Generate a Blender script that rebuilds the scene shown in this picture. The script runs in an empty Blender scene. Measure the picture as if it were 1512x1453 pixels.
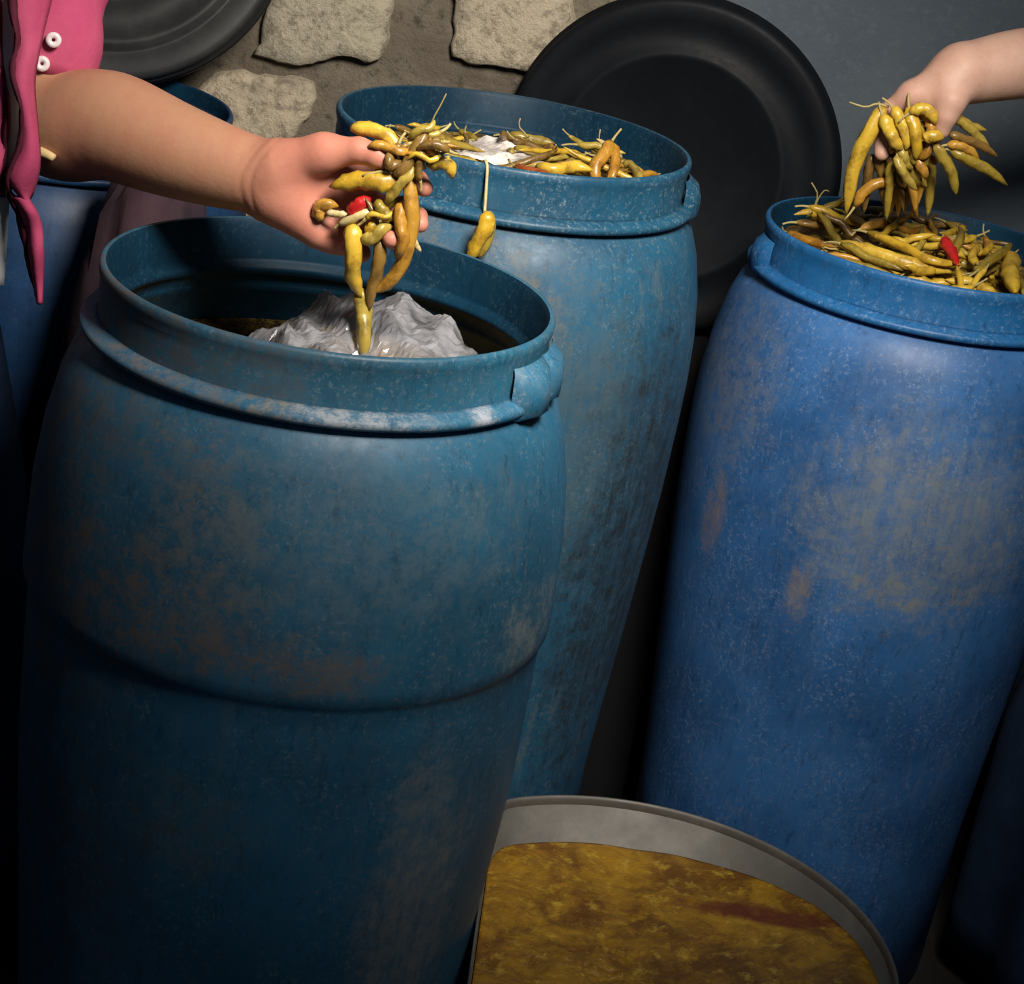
import bpy, math, random
import numpy as np
from mathutils import Vector, Matrix, noise
random.seed(7)
scene = bpy.context.scene
COL = scene.collection

# ------------------------------------------------------------------ camera, light, exposure
F_PX, PITCH, ROLL, CAM_H = 3156.1, math.radians(21.116), math.radians(9.813), 1.62
cp, sp, cr, sr = math.cos(PITCH), math.sin(PITCH), math.cos(ROLL), math.sin(ROLL)
FW = Vector((0, cp, -sp)); UP0 = Vector((0, sp, cp)); RT0 = Vector((1, 0, 0))
RT = RT0 * cr + UP0 * sr; UP = -RT0 * sr + UP0 * cr
cam_d = bpy.data.cameras.new('camera'); cam = bpy.data.objects.new('camera', cam_d); COL.objects.link(cam)
cam_d.sensor_fit = 'HORIZONTAL'; cam_d.sensor_width = 36; cam_d.lens = 36 * F_PX / 1512
cam.matrix_world = Matrix(((RT.x, UP.x, -FW.x, 0), (RT.y, UP.y, -FW.y, 0), (RT.z, UP.z, -FW.z, CAM_H), (0, 0, 0, 1)))
cam_d.clip_start = .05
scene.camera = cam

world = bpy.data.worlds.new('world'); scene.world = world; world.use_nodes = True
bg = world.node_tree.nodes['Background']; bg.inputs[0].default_value = (.55, .68, .9, 1); bg.inputs[1].default_value = .085

sd_ = bpy.data.lights.new('shaded_lamp', 'SPOT'); sd_.energy = 330; sd_.color = (1, .93, .84); sd_.spot_size = math.radians(64); sd_.spot_blend = 1.0; sd_.shadow_soft_size = .28
so_ = bpy.data.objects.new('shaded_lamp', sd_); COL.objects.link(so_); so_.location = (.40, 1.25, 2.26)
so_.rotation_euler = (Vector((-.06, 2.72, 1.06)) - so_.location).to_track_quat('-Z', 'Y').to_euler()

vs = scene.view_settings
vs.view_transform = 'Standard'; vs.look = 'None'; vs.exposure = 0.0; vs.gamma = 1.0; vs.use_curve_mapping = False

FZ = -.22     # floor level; the drums' lips stand about 1.2 m above it
def P(px, py, y, dz=0):
    """world point seen at a photograph pixel, at distance y from the camera plane"""
    d = FW + RT * ((px - 756) / F_PX) - UP * ((py - 726.5) / F_PX)
    d = d * (y / d.y)
    return Vector((d.x, d.y, d.z + CAM_H + dz))

# ------------------------------------------------------------------ mesh helpers
def link(name, verts, faces, mat=None, parent=None, smooth=True):
    me = bpy.data.meshes.new(name)
    me.from_pydata([tuple(map(float, v)) for v in verts], [], [tuple(map(int, f)) for f in faces])
    if smooth: me.polygons.foreach_set('use_smooth', [True] * len(me.polygons))
    me.update()
    o = bpy.data.objects.new(name, me); COL.objects.link(o)
    if mat: me.materials.append(mat)
    if parent: o.parent = parent
    return o
def empty(name, loc=(0, 0, 0)):
    o = bpy.data.objects.new(name, None); COL.objects.link(o); o.location = loc; o.empty_display_size = .05
    return o
def tag(o, label=None, cat=None, group=None, kind=None):
    if label: o['label'] = label
    if cat: o['category'] = cat
    if group: o['group'] = group
    if kind: o['kind'] = kind
    return o
def lathe(profile, seg=128, closed=False, warp=None):
    """profile: list of (r, z); revolve about z"""
    v, f = [], []
    n = len(profile)
    for i in range(seg):
        a = 2 * math.pi * i / seg
        for r, z in profile:
            p = (r * math.sin(a), -r * math.cos(a), z)
            v.append(warp(p) if warp else p)
    for i in range(seg):
        j = (i + 1) % seg
        for k in range(n if closed else n - 1):
            l = (k + 1) % n
            f.append((i * n + k, j * n + k, j * n + l, i * n + l))
    return v, f
def catmull(pts, n):
    pts = [Vector(p) for p in pts]
    if len(pts) == 2: pts = [pts[0], (pts[0] + pts[1]) / 2, pts[1]]
    q = [pts[0] * 2 - pts[1]] + pts + [pts[-1] * 2 - pts[-2]]
    m = len(pts) - 1; out = []
    for i in range(n):
        t = i / (n - 1) * m; k = min(int(t), m - 1); t -= k
        a, b, c, d = q[k:k + 4]
        out.append(.5 * ((2 * b) + (c - a) * t + (2 * a - 5 * b + 4 * c - d) * t * t + (3 * b - a - 3 * c + d) * t ** 3))
    return out
def tube(path, radii, seg=8, cap=True, rib=0.0, wr=0.0):
    n = len(path); v, f = [], []
    t0 = (path[1] - path[0]).normalized()
    nrm = t0.orthogonal().normalized()
    for i, p in enumerate(path):
        t = (path[min(i + 1, n - 1)] - path[max(i - 1, 0)]).normalized()
        nrm = (nrm - t * nrm.dot(t)).normalized(); b = t.cross(nrm)
        for s in range(seg):
            a = 2 * math.pi * s / seg
            r = radii[i] * (1 + rib * (math.sin(a * 3 + i * .5) + .6 * math.sin(i * 1.9 + a))) * (1 + wr * noise.noise(Vector((i * .6, math.cos(a) * 1.2, math.sin(a) * 1.2 + radii[0] * 9000))))
            v.append(p + (nrm * math.cos(a) + b * math.sin(a)) * r)
    for i in range(n - 1):
        for s in range(seg):
            t = (s + 1) % seg
            f.append((i * seg + s, i * seg + t, (i + 1) * seg + t, (i + 1) * seg + s))
    if cap:
        f.append(tuple(range(seg))[::-1]); f.append(tuple((n - 1) * seg + s for s in range(seg)))
    return v, f
def merge(*parts):
    v, f = [], []
    for a, b in parts:
        o = len(v); v += list(a); f += [tuple(i + o for i in q) for q in b]
    return v, f
def box(x0, x1, y0, y1, z0, z1):
    v = [(x, y, z) for x in (x0, x1) for y in (y0, y1) for z in (z0, z1)]
    return v, [(0, 1, 3, 2), (4, 6, 7, 5), (0, 4, 5, 1), (2, 3, 7, 6), (0, 2, 6, 4), (1, 5, 7, 3)]
def fbm(p, oct=4, ridged=False):
    s, a, q = 0, .5, Vector(p)
    for _ in range(oct):
        n = noise.noise(q); s += a * ((1 - abs(n) * 2) if ridged else n); a *= .5; q = q * 2.03 + Vector((3.1, 7.7, 1.3))
    return s

# ------------------------------------------------------------------ node helpers
class S:
    """socket wrapper with arithmetic"""
    def __init__(s, nt, sock): s.nt, s.k = nt, sock
    def op(s, o, b=None, c=None, rev=False):
        n = s.nt.nodes.new('ShaderNodeMath'); n.operation = o
        for i, x in enumerate([t for t in ((b, s) if rev else (s, b, c)) if t is not None]):
            if isinstance(x, S): s.nt.links.new(x.k, n.inputs[i])
            else: n.inputs[i].default_value = x
        return S(s.nt, n.outputs[0])
    def __add__(s, o): return s.op('ADD', o)
    def __sub__(s, o): return s.op('SUBTRACT', o)
    def __mul__(s, o): return s.op('MULTIPLY', o)
    def step(s, lo, hi):
        n = s.nt.nodes.new('ShaderNodeMapRange'); n.interpolation_type = 'SMOOTHSTEP'
        s.nt.links.new(s.k, n.inputs[0]); n.inputs[1].default_value = lo; n.inputs[2].default_value = hi
        return S(s.nt, n.outputs[0])
class Mat:
    def __init__(s, name, rough=.5, spec=.5):
        s.m = bpy.data.materials.new(name); s.m.use_nodes = True; s.nt = s.m.node_tree
        s.b = s.nt.nodes['Principled BSDF']; s.b.inputs['Roughness'].default_value = rough
        s.b.inputs['Specular IOR Level'].default_value = spec
        s.tc = s.nt.nodes.new('ShaderNodeTexCoord'); s.obj = s.tc.outputs['Object']
    def xyz(s):
        n = s.nt.nodes.new('ShaderNodeSeparateXYZ'); s.nt.links.new(s.obj, n.inputs[0])
        return [S(s.nt, o) for o in n.outputs]
    def noise(s, scale, detail=4, rough=.6, stretch=(1, 1, 1), off=(0, 0, 0), dist=0):
        mp = s.nt.nodes.new('ShaderNodeMapping'); s.nt.links.new(s.obj, mp.inputs[0])
        mp.inputs['Scale'].default_value = stretch; mp.inputs['Location'].default_value = off
        n = s.nt.nodes.new('ShaderNodeTexNoise'); s.nt.links.new(mp.outputs[0], n.inputs['Vector'])
        n.inputs['Scale'].default_value = scale; n.inputs['Detail'].default_value = detail
        n.inputs['Roughness'].default_value = rough; n.inputs['Distortion'].default_value = dist
        return S(s.nt, n.outputs[0])
    def rgb(s, c):
        n = s.nt.nodes.new('ShaderNodeRGB'); n.outputs[0].default_value = (*c, 1); return n.outputs[0]
    def mix(s, fac, a, b):
        n = s.nt.nodes.new('ShaderNodeMix'); n.data_type = 'RGBA'; n.clamp_factor = True
        if isinstance(fac, S): s.nt.links.new(fac.k, n.inputs[0])
        else: n.inputs[0].default_value = fac
        for i, x in ((6, a), (7, b)):
            if isinstance(x, tuple): n.inputs[i].default_value = (*x, 1)
            else: s.nt.links.new(x, n.inputs[i])
        return n.outputs[2]
    def color(s, sock):
        if isinstance(sock, tuple): s.b.inputs['Base Color'].default_value = (*sock, 1)
        else: s.nt.links.new(sock, s.b.inputs['Base Color'])
        return s
    def set(s, **k):
        for a, v in k.items():
            i = s.b.inputs[a.replace('_', ' ')]
            if isinstance(v, S): s.nt.links.new(v.k, i)
            else: i.default_value = v
        return s
    def bump(s, h, strength=.3, dist=.003):
        n = s.nt.nodes.new('ShaderNodeBump'); n.inputs['Strength'].default_value = strength; n.inputs['Distance'].default_value = dist
        s.nt.links.new(h.k, n.inputs['Height']); s.nt.links.new(n.outputs[0], s.b.inputs['Normal']); return s

# ------------------------------------------------------------------ materials
def drum_material(name, deep, light, dust, patches, dust_amt=.4, streak_amt=.35, rough=.46, veil=.35, spec=.45):
    m = Mat(name, rough, spec)
    x, y, z = m.xyz(); z = z + FZ
    th = x.op('ARCTAN2', y * -1.0) * 57.2958
    big = m.noise(5, 4, .6).step(.35, .68)
    col = m.mix(big, deep, light)
    fine = m.noise(42, 6, .75)
    grit = m.noise(150, 5, .85).step(.52, .64) * m.noise(11, 5, .75, off=(6, 2, 9)).step(.40, .58)
    col = m.mix(grit * .48, col, tuple(min(1, c * 1.7 + .02) for c in dust))
    dark = m.noise(80, 5, .85, off=(1, 8, 3), stretch=(1, 1, .3)).step(.52, .66)
    col = m.mix(dark * .55, col, tuple(c * .45 for c in deep))
    speck = fine.step(.5, .75) * m.noise(9, 3, .6, off=(2, 5, 1)).step(.35, .7)
    col = m.mix(speck * dust_amt, col, dust)
    vert = m.noise(46, 5, .7, stretch=(1, 1, .07)).step(.52, .72) * m.noise(6, 3, .6, off=(9, 1, 4)).step(.4, .62)
    col = m.mix(vert * streak_amt, col, dust)
    scr = m.noise(30, 2, .5, stretch=(1, 1, .22), off=(4, 4, 4), dist=1.2).op('SUBTRACT', .5).op('ABSOLUTE').step(.012, .0)
    scr = scr * m.noise(4, 3, .6, off=(7, 3, 2)).step(.5, .62)
    col = m.mix(scr * .16, col, tuple(min(1, c * 1.8 + .04) for c in dust))
    col = m.mix(m.noise(70, 6, .85).step(.3, .75) * veil, col, tuple(c * .8 for c in dust))
    w2 = (m.noise(48, 6, .8, off=(.6, 4, 2)) - .5) * 1.7; w1 = (m.noise(13, 4, .65, off=(2, 6, 0)) - .5) * 1.4
    texs = None; tn = m.noise(34, 7, .85, off=(1, 2, 3)).step(.40, .60) * .6
    tot = None
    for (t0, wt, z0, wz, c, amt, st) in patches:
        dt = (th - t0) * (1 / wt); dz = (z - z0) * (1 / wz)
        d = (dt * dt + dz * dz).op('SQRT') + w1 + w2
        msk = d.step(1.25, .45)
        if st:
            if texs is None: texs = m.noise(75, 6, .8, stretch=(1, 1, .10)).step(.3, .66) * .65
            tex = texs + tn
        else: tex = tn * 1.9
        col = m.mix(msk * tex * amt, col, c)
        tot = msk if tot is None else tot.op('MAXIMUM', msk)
    m.color(col)
    r = fine * .25 + (rough - .1)
    if tot is not None: r = r + tot * .2
    m.set(Roughness=r)
    m.bump(fine * .5 + m.noise(7, 3) * .6, .12, .004)
    return m.m
BROWN = (.145, .112, .080); GREY = (.16, .17, .165); PALE = (.34, .33, .29)
M_D1 = drum_material('weathered_blue_plastic', (.012, .088, .165), (.018, .130, .235), (.10, .135, .155),
    [(-30, 34, .70, .075, BROWN, .75, 0), (-14, 13, .82, .08, BROWN, .5, 0), (12, 16, .675, .035, BROWN, .6, 0), (-50, 20, .60, .05, BROWN, .4, 0), (70, 14, .68, .05, (.22, .24, .22), .55, 0),
     (46, 15, .36, .22, (.22, .215, .19), .6, 1), (34, 15, .12, .10, (.22, .215, .19), .5, 1), (-78, 30, .74, .26, (.11, .10, .09), .85, 0), (-45, 16, .86, .10, (.10, .10, .095), .6, 0),
     (-45, 30, .35, .26, (.06, .065, .062), .45, 0), (-8, 14, .46, .06, (.09, .09, .06), .4, 0), (15, 45, .80, .10, (.10, .16, .19), .45, 0)], .45, .4, veil=.24)
M_D1N = drum_material('weathered_collar_plastic', (.010, .085, .15), (.016, .14, .24), (.12, .16, .18),
    [(-62, 38, .95, .10, (.10, .088, .078), .85, 0), (-18, 26, .94, .10, (.075, .09, .10), .7, 0)], .6, .3)
M_D1F = drum_material('scuffed_flange_plastic', (.008, .10, .20), (.014, .15, .27), (.2, .24, .26),
    [(-40, 30, .92, .1, (.17, .155, .145), .8, 0), (-4, 9, .92, .1, (.20, .15, .08), .8, 0), (14, 20, .92, .1, (.34, .37, .40), .8, 0), (48, 5, .92, .1, (.4, .43, .48), .8, 0)], .6, .3)
M_D2 = drum_material('dull_blue_plastic', (.005, .060, .125), (.008, .095, .185), (.10, .14, .15),
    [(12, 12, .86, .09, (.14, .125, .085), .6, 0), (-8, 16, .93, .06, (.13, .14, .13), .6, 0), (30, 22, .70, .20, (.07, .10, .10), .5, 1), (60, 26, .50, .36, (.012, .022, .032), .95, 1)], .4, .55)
M_D2N = drum_material('dull_blue_collar', (.004, .058, .115), (.007, .085, .16), (.15, .2, .22), [], .35, .25, veil=.12)
M_D3 = drum_material('bright_blue_plastic', (.012, .080, .235), (.028, .135, .36), (.14, .19, .27),
    [(8, 38, .61, .15, (.19, .205, .195), .62, 1), (-57, 5, .53, .075, (.22, .16, .12), .6, 1), (-24, 4.5, .475, .05, (.24, .18, .10), .6, 1), (-62, 20, .72, .14, (.13, .16, .21), .55, 0),
     (10, 24, .505, .022, (.19, .19, .14), .5, 0)], .4, .25, veil=.2)
M_D3N = drum_material('bright_blue_collar', (.004, .085, .24), (.008, .12, .32), (.14, .22, .32), [], .3, .2, veil=.12)
M_IN = drum_material('dark_blue_lining', (.003, .022, .046), (.004, .034, .066), (.02, .045, .06), [], .3, .2, veil=.1, spec=.15)  # deeper, darker blue for the insides of the drums
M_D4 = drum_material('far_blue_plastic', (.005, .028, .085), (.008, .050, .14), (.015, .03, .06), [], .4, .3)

def black_plastic(name, base, dust, spec):
    m = Mat(name, .5, spec)
    n = m.noise(7, 5, .65).step(.4, .75); f = m.noise(90, 3, .7)
    m.color(m.mix(n * .8, m.mix(f.step(.62, .72) * .3, base, dust), dust)); m.set(Roughness=f * .2 + .42); m.bump(f, .08, .002)
    return m.m
M_LID = black_plastic('black_lid_plastic', (.006, .007, .009), (.009, .011, .013), .10)
M_LIDG = black_plastic('dusty_black_plastic', (.020, .021, .022), (.045, .045, .042), .3)

def stone_mat():
    m = Mat('pale_stone', .92, .2)
    oi = m.nt.nodes.new('ShaderNodeObjectInfo'); rnd = S(m.nt, oi.outputs['Random'])
    c = m.mix(rnd, (.46, .42, .31), (.57, .47, .34))
    c = m.mix(m.noise(9, 5, .65).step(.5, .75) * .6, c, (.20, .185, .145))
    c = m.mix(m.noise(55, 5, .7).step(.46, .66) * .7, c, (.18, .15, .11))
    c = m.mix(m.noise(34, 4, .7, off=(3, 3, 3)).step(.56, .75) * .5, c, (.55, .50, .40))
    m.color(c); m.bump(m.noise(45, 6, .8) + m.noise(14, 4, .7) * .8, .9, .010); return m.m
def mortar_mat():
    m = Mat('earth_mortar', .95, .15)
    c = m.mix(m.noise(8, 5, .7).step(.35, .7), (.135, .112, .085), (.21, .18, .135))
    c = m.mix(m.noise(40, 5, .7).step(.52, .7) * .8, c, (.06, .052, .042))
    m.color(c); m.bump(m.noise(26, 7, .75), .9, .012); return m.m
M_STONE, M_MORTAR = stone_mat(), mortar_mat()
def paint_mat():
    m = Mat('blue_grey_paint', .62, .4)
    c = m.mix(m.noise(3, 5, .6).step(.35, .7), (.048, .068, .090), (.070, .088, .105))
    c = m.mix(m.noise(70, 5, .7).step(.5, .75) * .4, c, (.10, .13, .15))
    c = m.mix(m.noise(24, 2, .5, stretch=(1, 1, .3), dist=1).op('SUBTRACT', .5).op('ABSOLUTE').step(.004, 0) * m.noise(3, 2).step(.55, .65) * .15, c, (.2, .24, .27))
    m.color(c); m.bump(m.noise(50, 5, .7), .25, .003); return m.m
M_PAINT = paint_mat()
def concrete_mat():
    m = Mat('dark_concrete', .85, .3)
    m.color(m.mix(m.noise(4, 6, .7).step(.35, .7), (.018, .017, .016), (.035, .033, .03))); m.bump(m.noise(30, 6, .7), .4, .006); return m.m
M_CONC = concrete_mat()
M_GAPSHADE = gap_shade = Mat('shade_black_masonry', .95, .1).color((.010, .010, .011)).m  # near-black ledge colour stands in for the shade in the gap between drums
def metal_mat():
    m = Mat('tarnished_zinc', .5, .5)
    c = m.mix(m.noise(7, 5, .65).step(.38, .68), (.115, .108, .096), (.19, .18, .155))
    c = m.mix(m.noise(16, 5, .7, off=(3, 1, 1)).step(.55, .75) * .6, c, (.16, .115, .07))
    m.color(c); m.set(Metallic=.25, Roughness=m.noise(20, 4) * .3 + .4); m.bump(m.noise(18, 4), .15, .003); return m.m
M_ZINC = metal_mat()
def mash_mat():
    m = Mat('yellow_pepper_mash', .32, .5)
    x, y, z = m.xyz()
    c = m.mix(m.noise(14, 6, .7, dist=.6).step(.36, .66), (.15, .062, .004), (.38, .20, .010))
    c = m.mix(m.noise(48, 4, .7).step(.52, .72) * .7, c, (.58, .38, .04))
    c = m.mix(m.noise(24, 5, .7, off=(4, 2, 8)).step(.55, .74) * .75, c, (.13, .05, .006))
    # the dark red sediment streak along one side
    d = ((x - .175) * (1 / .10)) * ((x - .175) * (1 / .10)); e = (y + x * .12 - .180) * (1 / .022); 
    k = (d + e * e).op('SQRT') + (m.noise(20, 4) - .5) * 1.4
    c = m.mix(k.step(1.25, .6) * .85, c, (.12, .018, .006))
    m.color(c); m.set(Roughness=m.noise(30, 3) * .3 + .2); m.bump(m.noise(40, 5, .7) + m.noise(120, 4, .7) * .4, .9, .005); return m.m
M_MASH = mash_mat()
def pulp_mat():
    m = Mat('packed_pepper_pulp', .45, .5)
    c = m.mix(m.noise(45, 5, .7, stretch=(1, .35, 1), dist=.8).step(.38, .66), (.075, .040, .008), (.32, .20, .025))
    c = m.mix(m.noise(80, 4, .7).step(.55, .72) * .6, c, (.42, .30, .08))
    m.color(c); m.bump(m.noise(70, 5, .7), .9, .008); return m.m
M_PULP = pulp_mat()
def pepper_mat(name, a, b, tipc):
    m = Mat(name, .3, .55)
    oi = m.nt.nodes.new('ShaderNodeObjectInfo'); rnd = S(m.nt, oi.outputs['Random'])
    c = m.mix(rnd, a, b)
    c = m.mix(m.noise(40, 5, .7).step(.46, .68) * .75, c, tipc)
    c = m.mix(m.noise(130, 3, .6, off=(3, 1, 7)).step(.6, .75) * .5, c, tuple(min(1, x * 1.5 + .05) for x in b))
    m.color(c); m.set(Roughness=m.noise(60, 3) * .3 + .2, Subsurface_Weight=.12, Subsurface_Scale=.006)
    m.b.inputs['Subsurface Radius'].default_value = (1, .5, .1)
    m.bump(m.noise(70, 4, .6, stretch=(1, 1, .5)), .35, .003); return m.m
M_PEP = {
    'yellow': pepper_mat('yellow_pepper_skin', (.50, .31, .022), (.60, .41, .05), (.24, .12, .012)),
    'olive': pepper_mat('olive_pepper_skin', (.27, .19, .022), (.38, .28, .05), (.13, .08, .014)),
    'amber': pepper_mat('amber_pepper_skin', (.36, .17, .018), (.46, .25, .035), (.16, .06, .010)),
    'brown': pepper_mat('brown_pepper_skin', (.16, .09, .022), (.24, .14, .030), (.07, .035, .010)),
    'red': pepper_mat('red_pepper_skin', (.50, .012, .012), (.56, .02, .02), (.35, .01, .01)),
    'rust': pepper_mat('rust_pepper_skin', (.30, .07, .015), (.36, .09, .02), (.18, .04, .01)),
    'pale': pepper_mat('pale_pepper_skin', (.55, .44, .20), (.60, .50, .26), (.42, .30, .10))}
M_STEM = Mat('dry_stem', .6, .3).color((.36, .29, .11)).m
def film_mat(name, col, alpha, rough):
    m = Mat(name, rough, .5)
    n = m.noise(12, 4, .6)
    m.color(m.mix(n.step(.4, .65), tuple(c * .55 for c in col), col))
    m.set(Alpha=n.step(.3, .7) * .45 + alpha, Roughness=n * .12 + rough * .6); m.b.inputs['Coat Weight'].default_value = .9; m.b.inputs['Coat Roughness'].default_value = .07
    return m.m
M_FILM = film_mat('clear_plastic_film', (.38, .38, .41), .16, .16)
M_FILMW = film_mat('whitish_film', (.88, .80, .74), .85, .45)
def skin_mat(name, arm, hand, x0, x1):
    m = Mat(name, .52, .4)
    x, y, z = m.xyz()
    c = m.mix(x.step(x0, x1), arm, hand)
    c = m.mix(m.noise(28, 5, .65).step(.42, .72) * .35, c, tuple((a * .75, a * .62, a * .6)[i] for i, a in enumerate(hand)))
    c = m.mix(m.noise(160, 3, .6).step(.5, .75) * .2, c, tuple(a * 1.25 for a in arm))
    m.color(c); m.set(Subsurface_Weight=.10, Subsurface_Scale=.01); m.bump(m.noise(120, 5, .7), .22, .002); return m.m
M_SKIN1 = skin_mat('tan_skin', (.395, .20, .118), (.52, .205, .140), -.36, -.27)
M_SKIN2 = skin_mat('fair_skin', (.50, .315, .235), (.52, .30, .225), .6, .4)
def cloth_mat(name, a, b, sc=160):
    m = Mat(name, .85, .2)
    m.color(m.mix(m.noise(9, 4, .6).step(.35, .7), a, b)); m.bump(m.noise(sc, 3, .6), .3, .002); return m.m
M_PINK = cloth_mat('pink_knit', (.40, .052, .125), (.50, .085, .165))
M_PINKD = cloth_mat('wine_trim', (.060, .008, .020), (.09, .014, .03))
M_SHIRT = cloth_mat('pale_grey_cotton', (.36, .38, .39), (.46, .48, .49))
M_SKIRT = cloth_mat('navy_denim', (.010, .022, .05), (.018, .04, .085))
M_DARKC = cloth_mat('charcoal_cotton', (.025, .026, .03), (.04, .042, .048))
M_SACK = cloth_mat('plum_sackcloth', (.022, .015, .022), (.05, .026, .034), 60)
M_RUST = cloth_mat('rust_sackcloth', (.22, .075, .035), (.30, .12, .06), 60)
M_HAIR = cloth_mat('dark_hair', (.012, .009, .007), (.022, .016, .012), 200)
M_BUTTON = Mat('shell_button', .3, .5).color((.72, .62, .62)).m
M_EYE = Mat('eye', .2, .5).color((.03, .02, .015)).m
M_CORD = Mat('straw_cord', .7, .3).color((.62, .46, .22)).m

# ------------------------------------------------------------------ setting
fl = link('floor', *box(-2.4, 2.4, -.6, 3.6, FZ - .06, FZ), M_CONC, smooth=False); tag(fl, kind='structure')
WY = 3.42
def wall_grid(x0, x1, z0, z1, y, step, amp):
    nx, nz = int((x1 - x0) / step) + 1, int((z1 - z0) / step) + 1
    v = [(x0 + (x1 - x0) * i / nx, y - amp * fbm((i * step * 7, k * step * 7, 1.7), 4), z0 + (z1 - z0) * k / nz) for k in range(nz + 1) for i in range(nx + 1)]
    f = [(k * (nx + 1) + i, k * (nx + 1) + i + 1, (k + 1) * (nx + 1) + i + 1, (k + 1) * (nx + 1) + i) for k in range(nz) for i in range(nx)]
    return v, f
wall = link('wall_back', *merge(wall_grid(-2.4, .22, FZ, 2.7, WY, .025, .02), box(-2.4, .22, WY + .02, WY + .2, FZ, 2.7)), M_MORTAR); tag(wall, kind='structure')
def stone(poly, depth=.022):
    """poly: outline (x,z); a rounded rough block set in the mortar"""
    cx = sum(p[0] for p in poly) / len(poly); cz = sum(p[1] for p in poly) / len(poly)
    q = catmull([Vector((p[0], 0, p[1])) for p in poly + poly[:1]], 61)[:-1]
    v, f = [], []; n = len(q)
    for s, d in ((1.0, -.012), (.985, depth * .55), (.93, depth * .9), (.7, depth), (.35, depth)):
        for p in q:
            x, z = cx + (p.x - cx) * s, cz + (p.z - cz) * s
            w = .012 * fbm((x * 34, z * 34, 5), 4); u_ = .012 * fbm((x * 34, z * 34, 9), 4)
            v.append((x + u_, WY - d - .9 * w * (d > 0) - .004 * fbm((x * 60, z * 60, 2), 2), z + w))
    for r in range(4):
        for i in range(n):
            j = (i + 1) % n; f.append((r * n + i, r * n + j, (r + 1) * n + j, (r + 1) * n + i))
    f.append(tuple(4 * n + i for i in range(n)))
    return link('stone', v, f, M_STONE, wall)
def pxs(pts): return [(lambda p: (p.x, p.z))(P(a, b, WY - .02)) for a, b in pts]
stone(pxs([(372, 82), (392, 20), (420, -60), (500, -75), (568, -70), (580, 10), (572, 60), (555, 92), (500, 86), (440, 100)]), .028)
stone(pxs([(664, 84), (672, 30), (668, -60), (740, -80), (830, -60), (850, 20), (842, 90), (800, 108), (750, 104), (700, 96)]), .030)
stone(pxs([(285, 140), (320, 108), (380, 112), (462, 122), (458, 165), (440, 196), (400, 216), (340, 222), (290, 205)]), .024)
row = [(.28, .47), (.50, .64), (.66, .80)]
def auto_row(z0, z1, x0, x1):
    x = x0
    while x < x1 - .1:
        w = min(random.uniform(.16, .32), x1 - x); j = lambda: random.uniform(-.016, .016)
        stone([(x + j(), z0 + j()), (x + w * .5, z0 + j()), (x + w - .035 + j(), z0 + j()), (x + w - .02 + j(), (z0 + z1) / 2), (x + w - .035 + j(), z1 + j()), (x + w * .45, z1 + j()), (x + j(), z1 + j()), (x - .012 + j(), (z0 + z1) / 2)])
        x += w + random.uniform(.01, .04)
auto_row(.99, 1.15, -1.6, -.56); auto_row(.83, .95, -1.6, -.64)
for z0, z1 in ((.62, .79), (1.20, 1.36), (1.40, 1.60), (1.64, 1.82), (1.86, 2.05)): auto_row(z0, z1, -1.6, .2)
wr = link('wall_right', *merge(wall_grid(.20, 2.4, FZ, 2.7, WY + .0, .05, .004), box(.20, 2.4, WY + .005, WY + .2, FZ, 2.7)), M_PAINT); tag(wr, kind='structure')
for nm_, x_ in (('wall_left', -2.4), ('wall_side', 2.4)):
    tag(link(nm_, *box(x_ - .06, x_ + .06, -.6, WY + .1, FZ, 2.7), M_MORTAR, smooth=False), kind='structure')
lg = link('trim_1', *box(-.25, .27, 3.20, WY + .01, FZ, .652), M_GAPSHADE, smooth=False); tag(lg, kind='structure')

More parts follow.
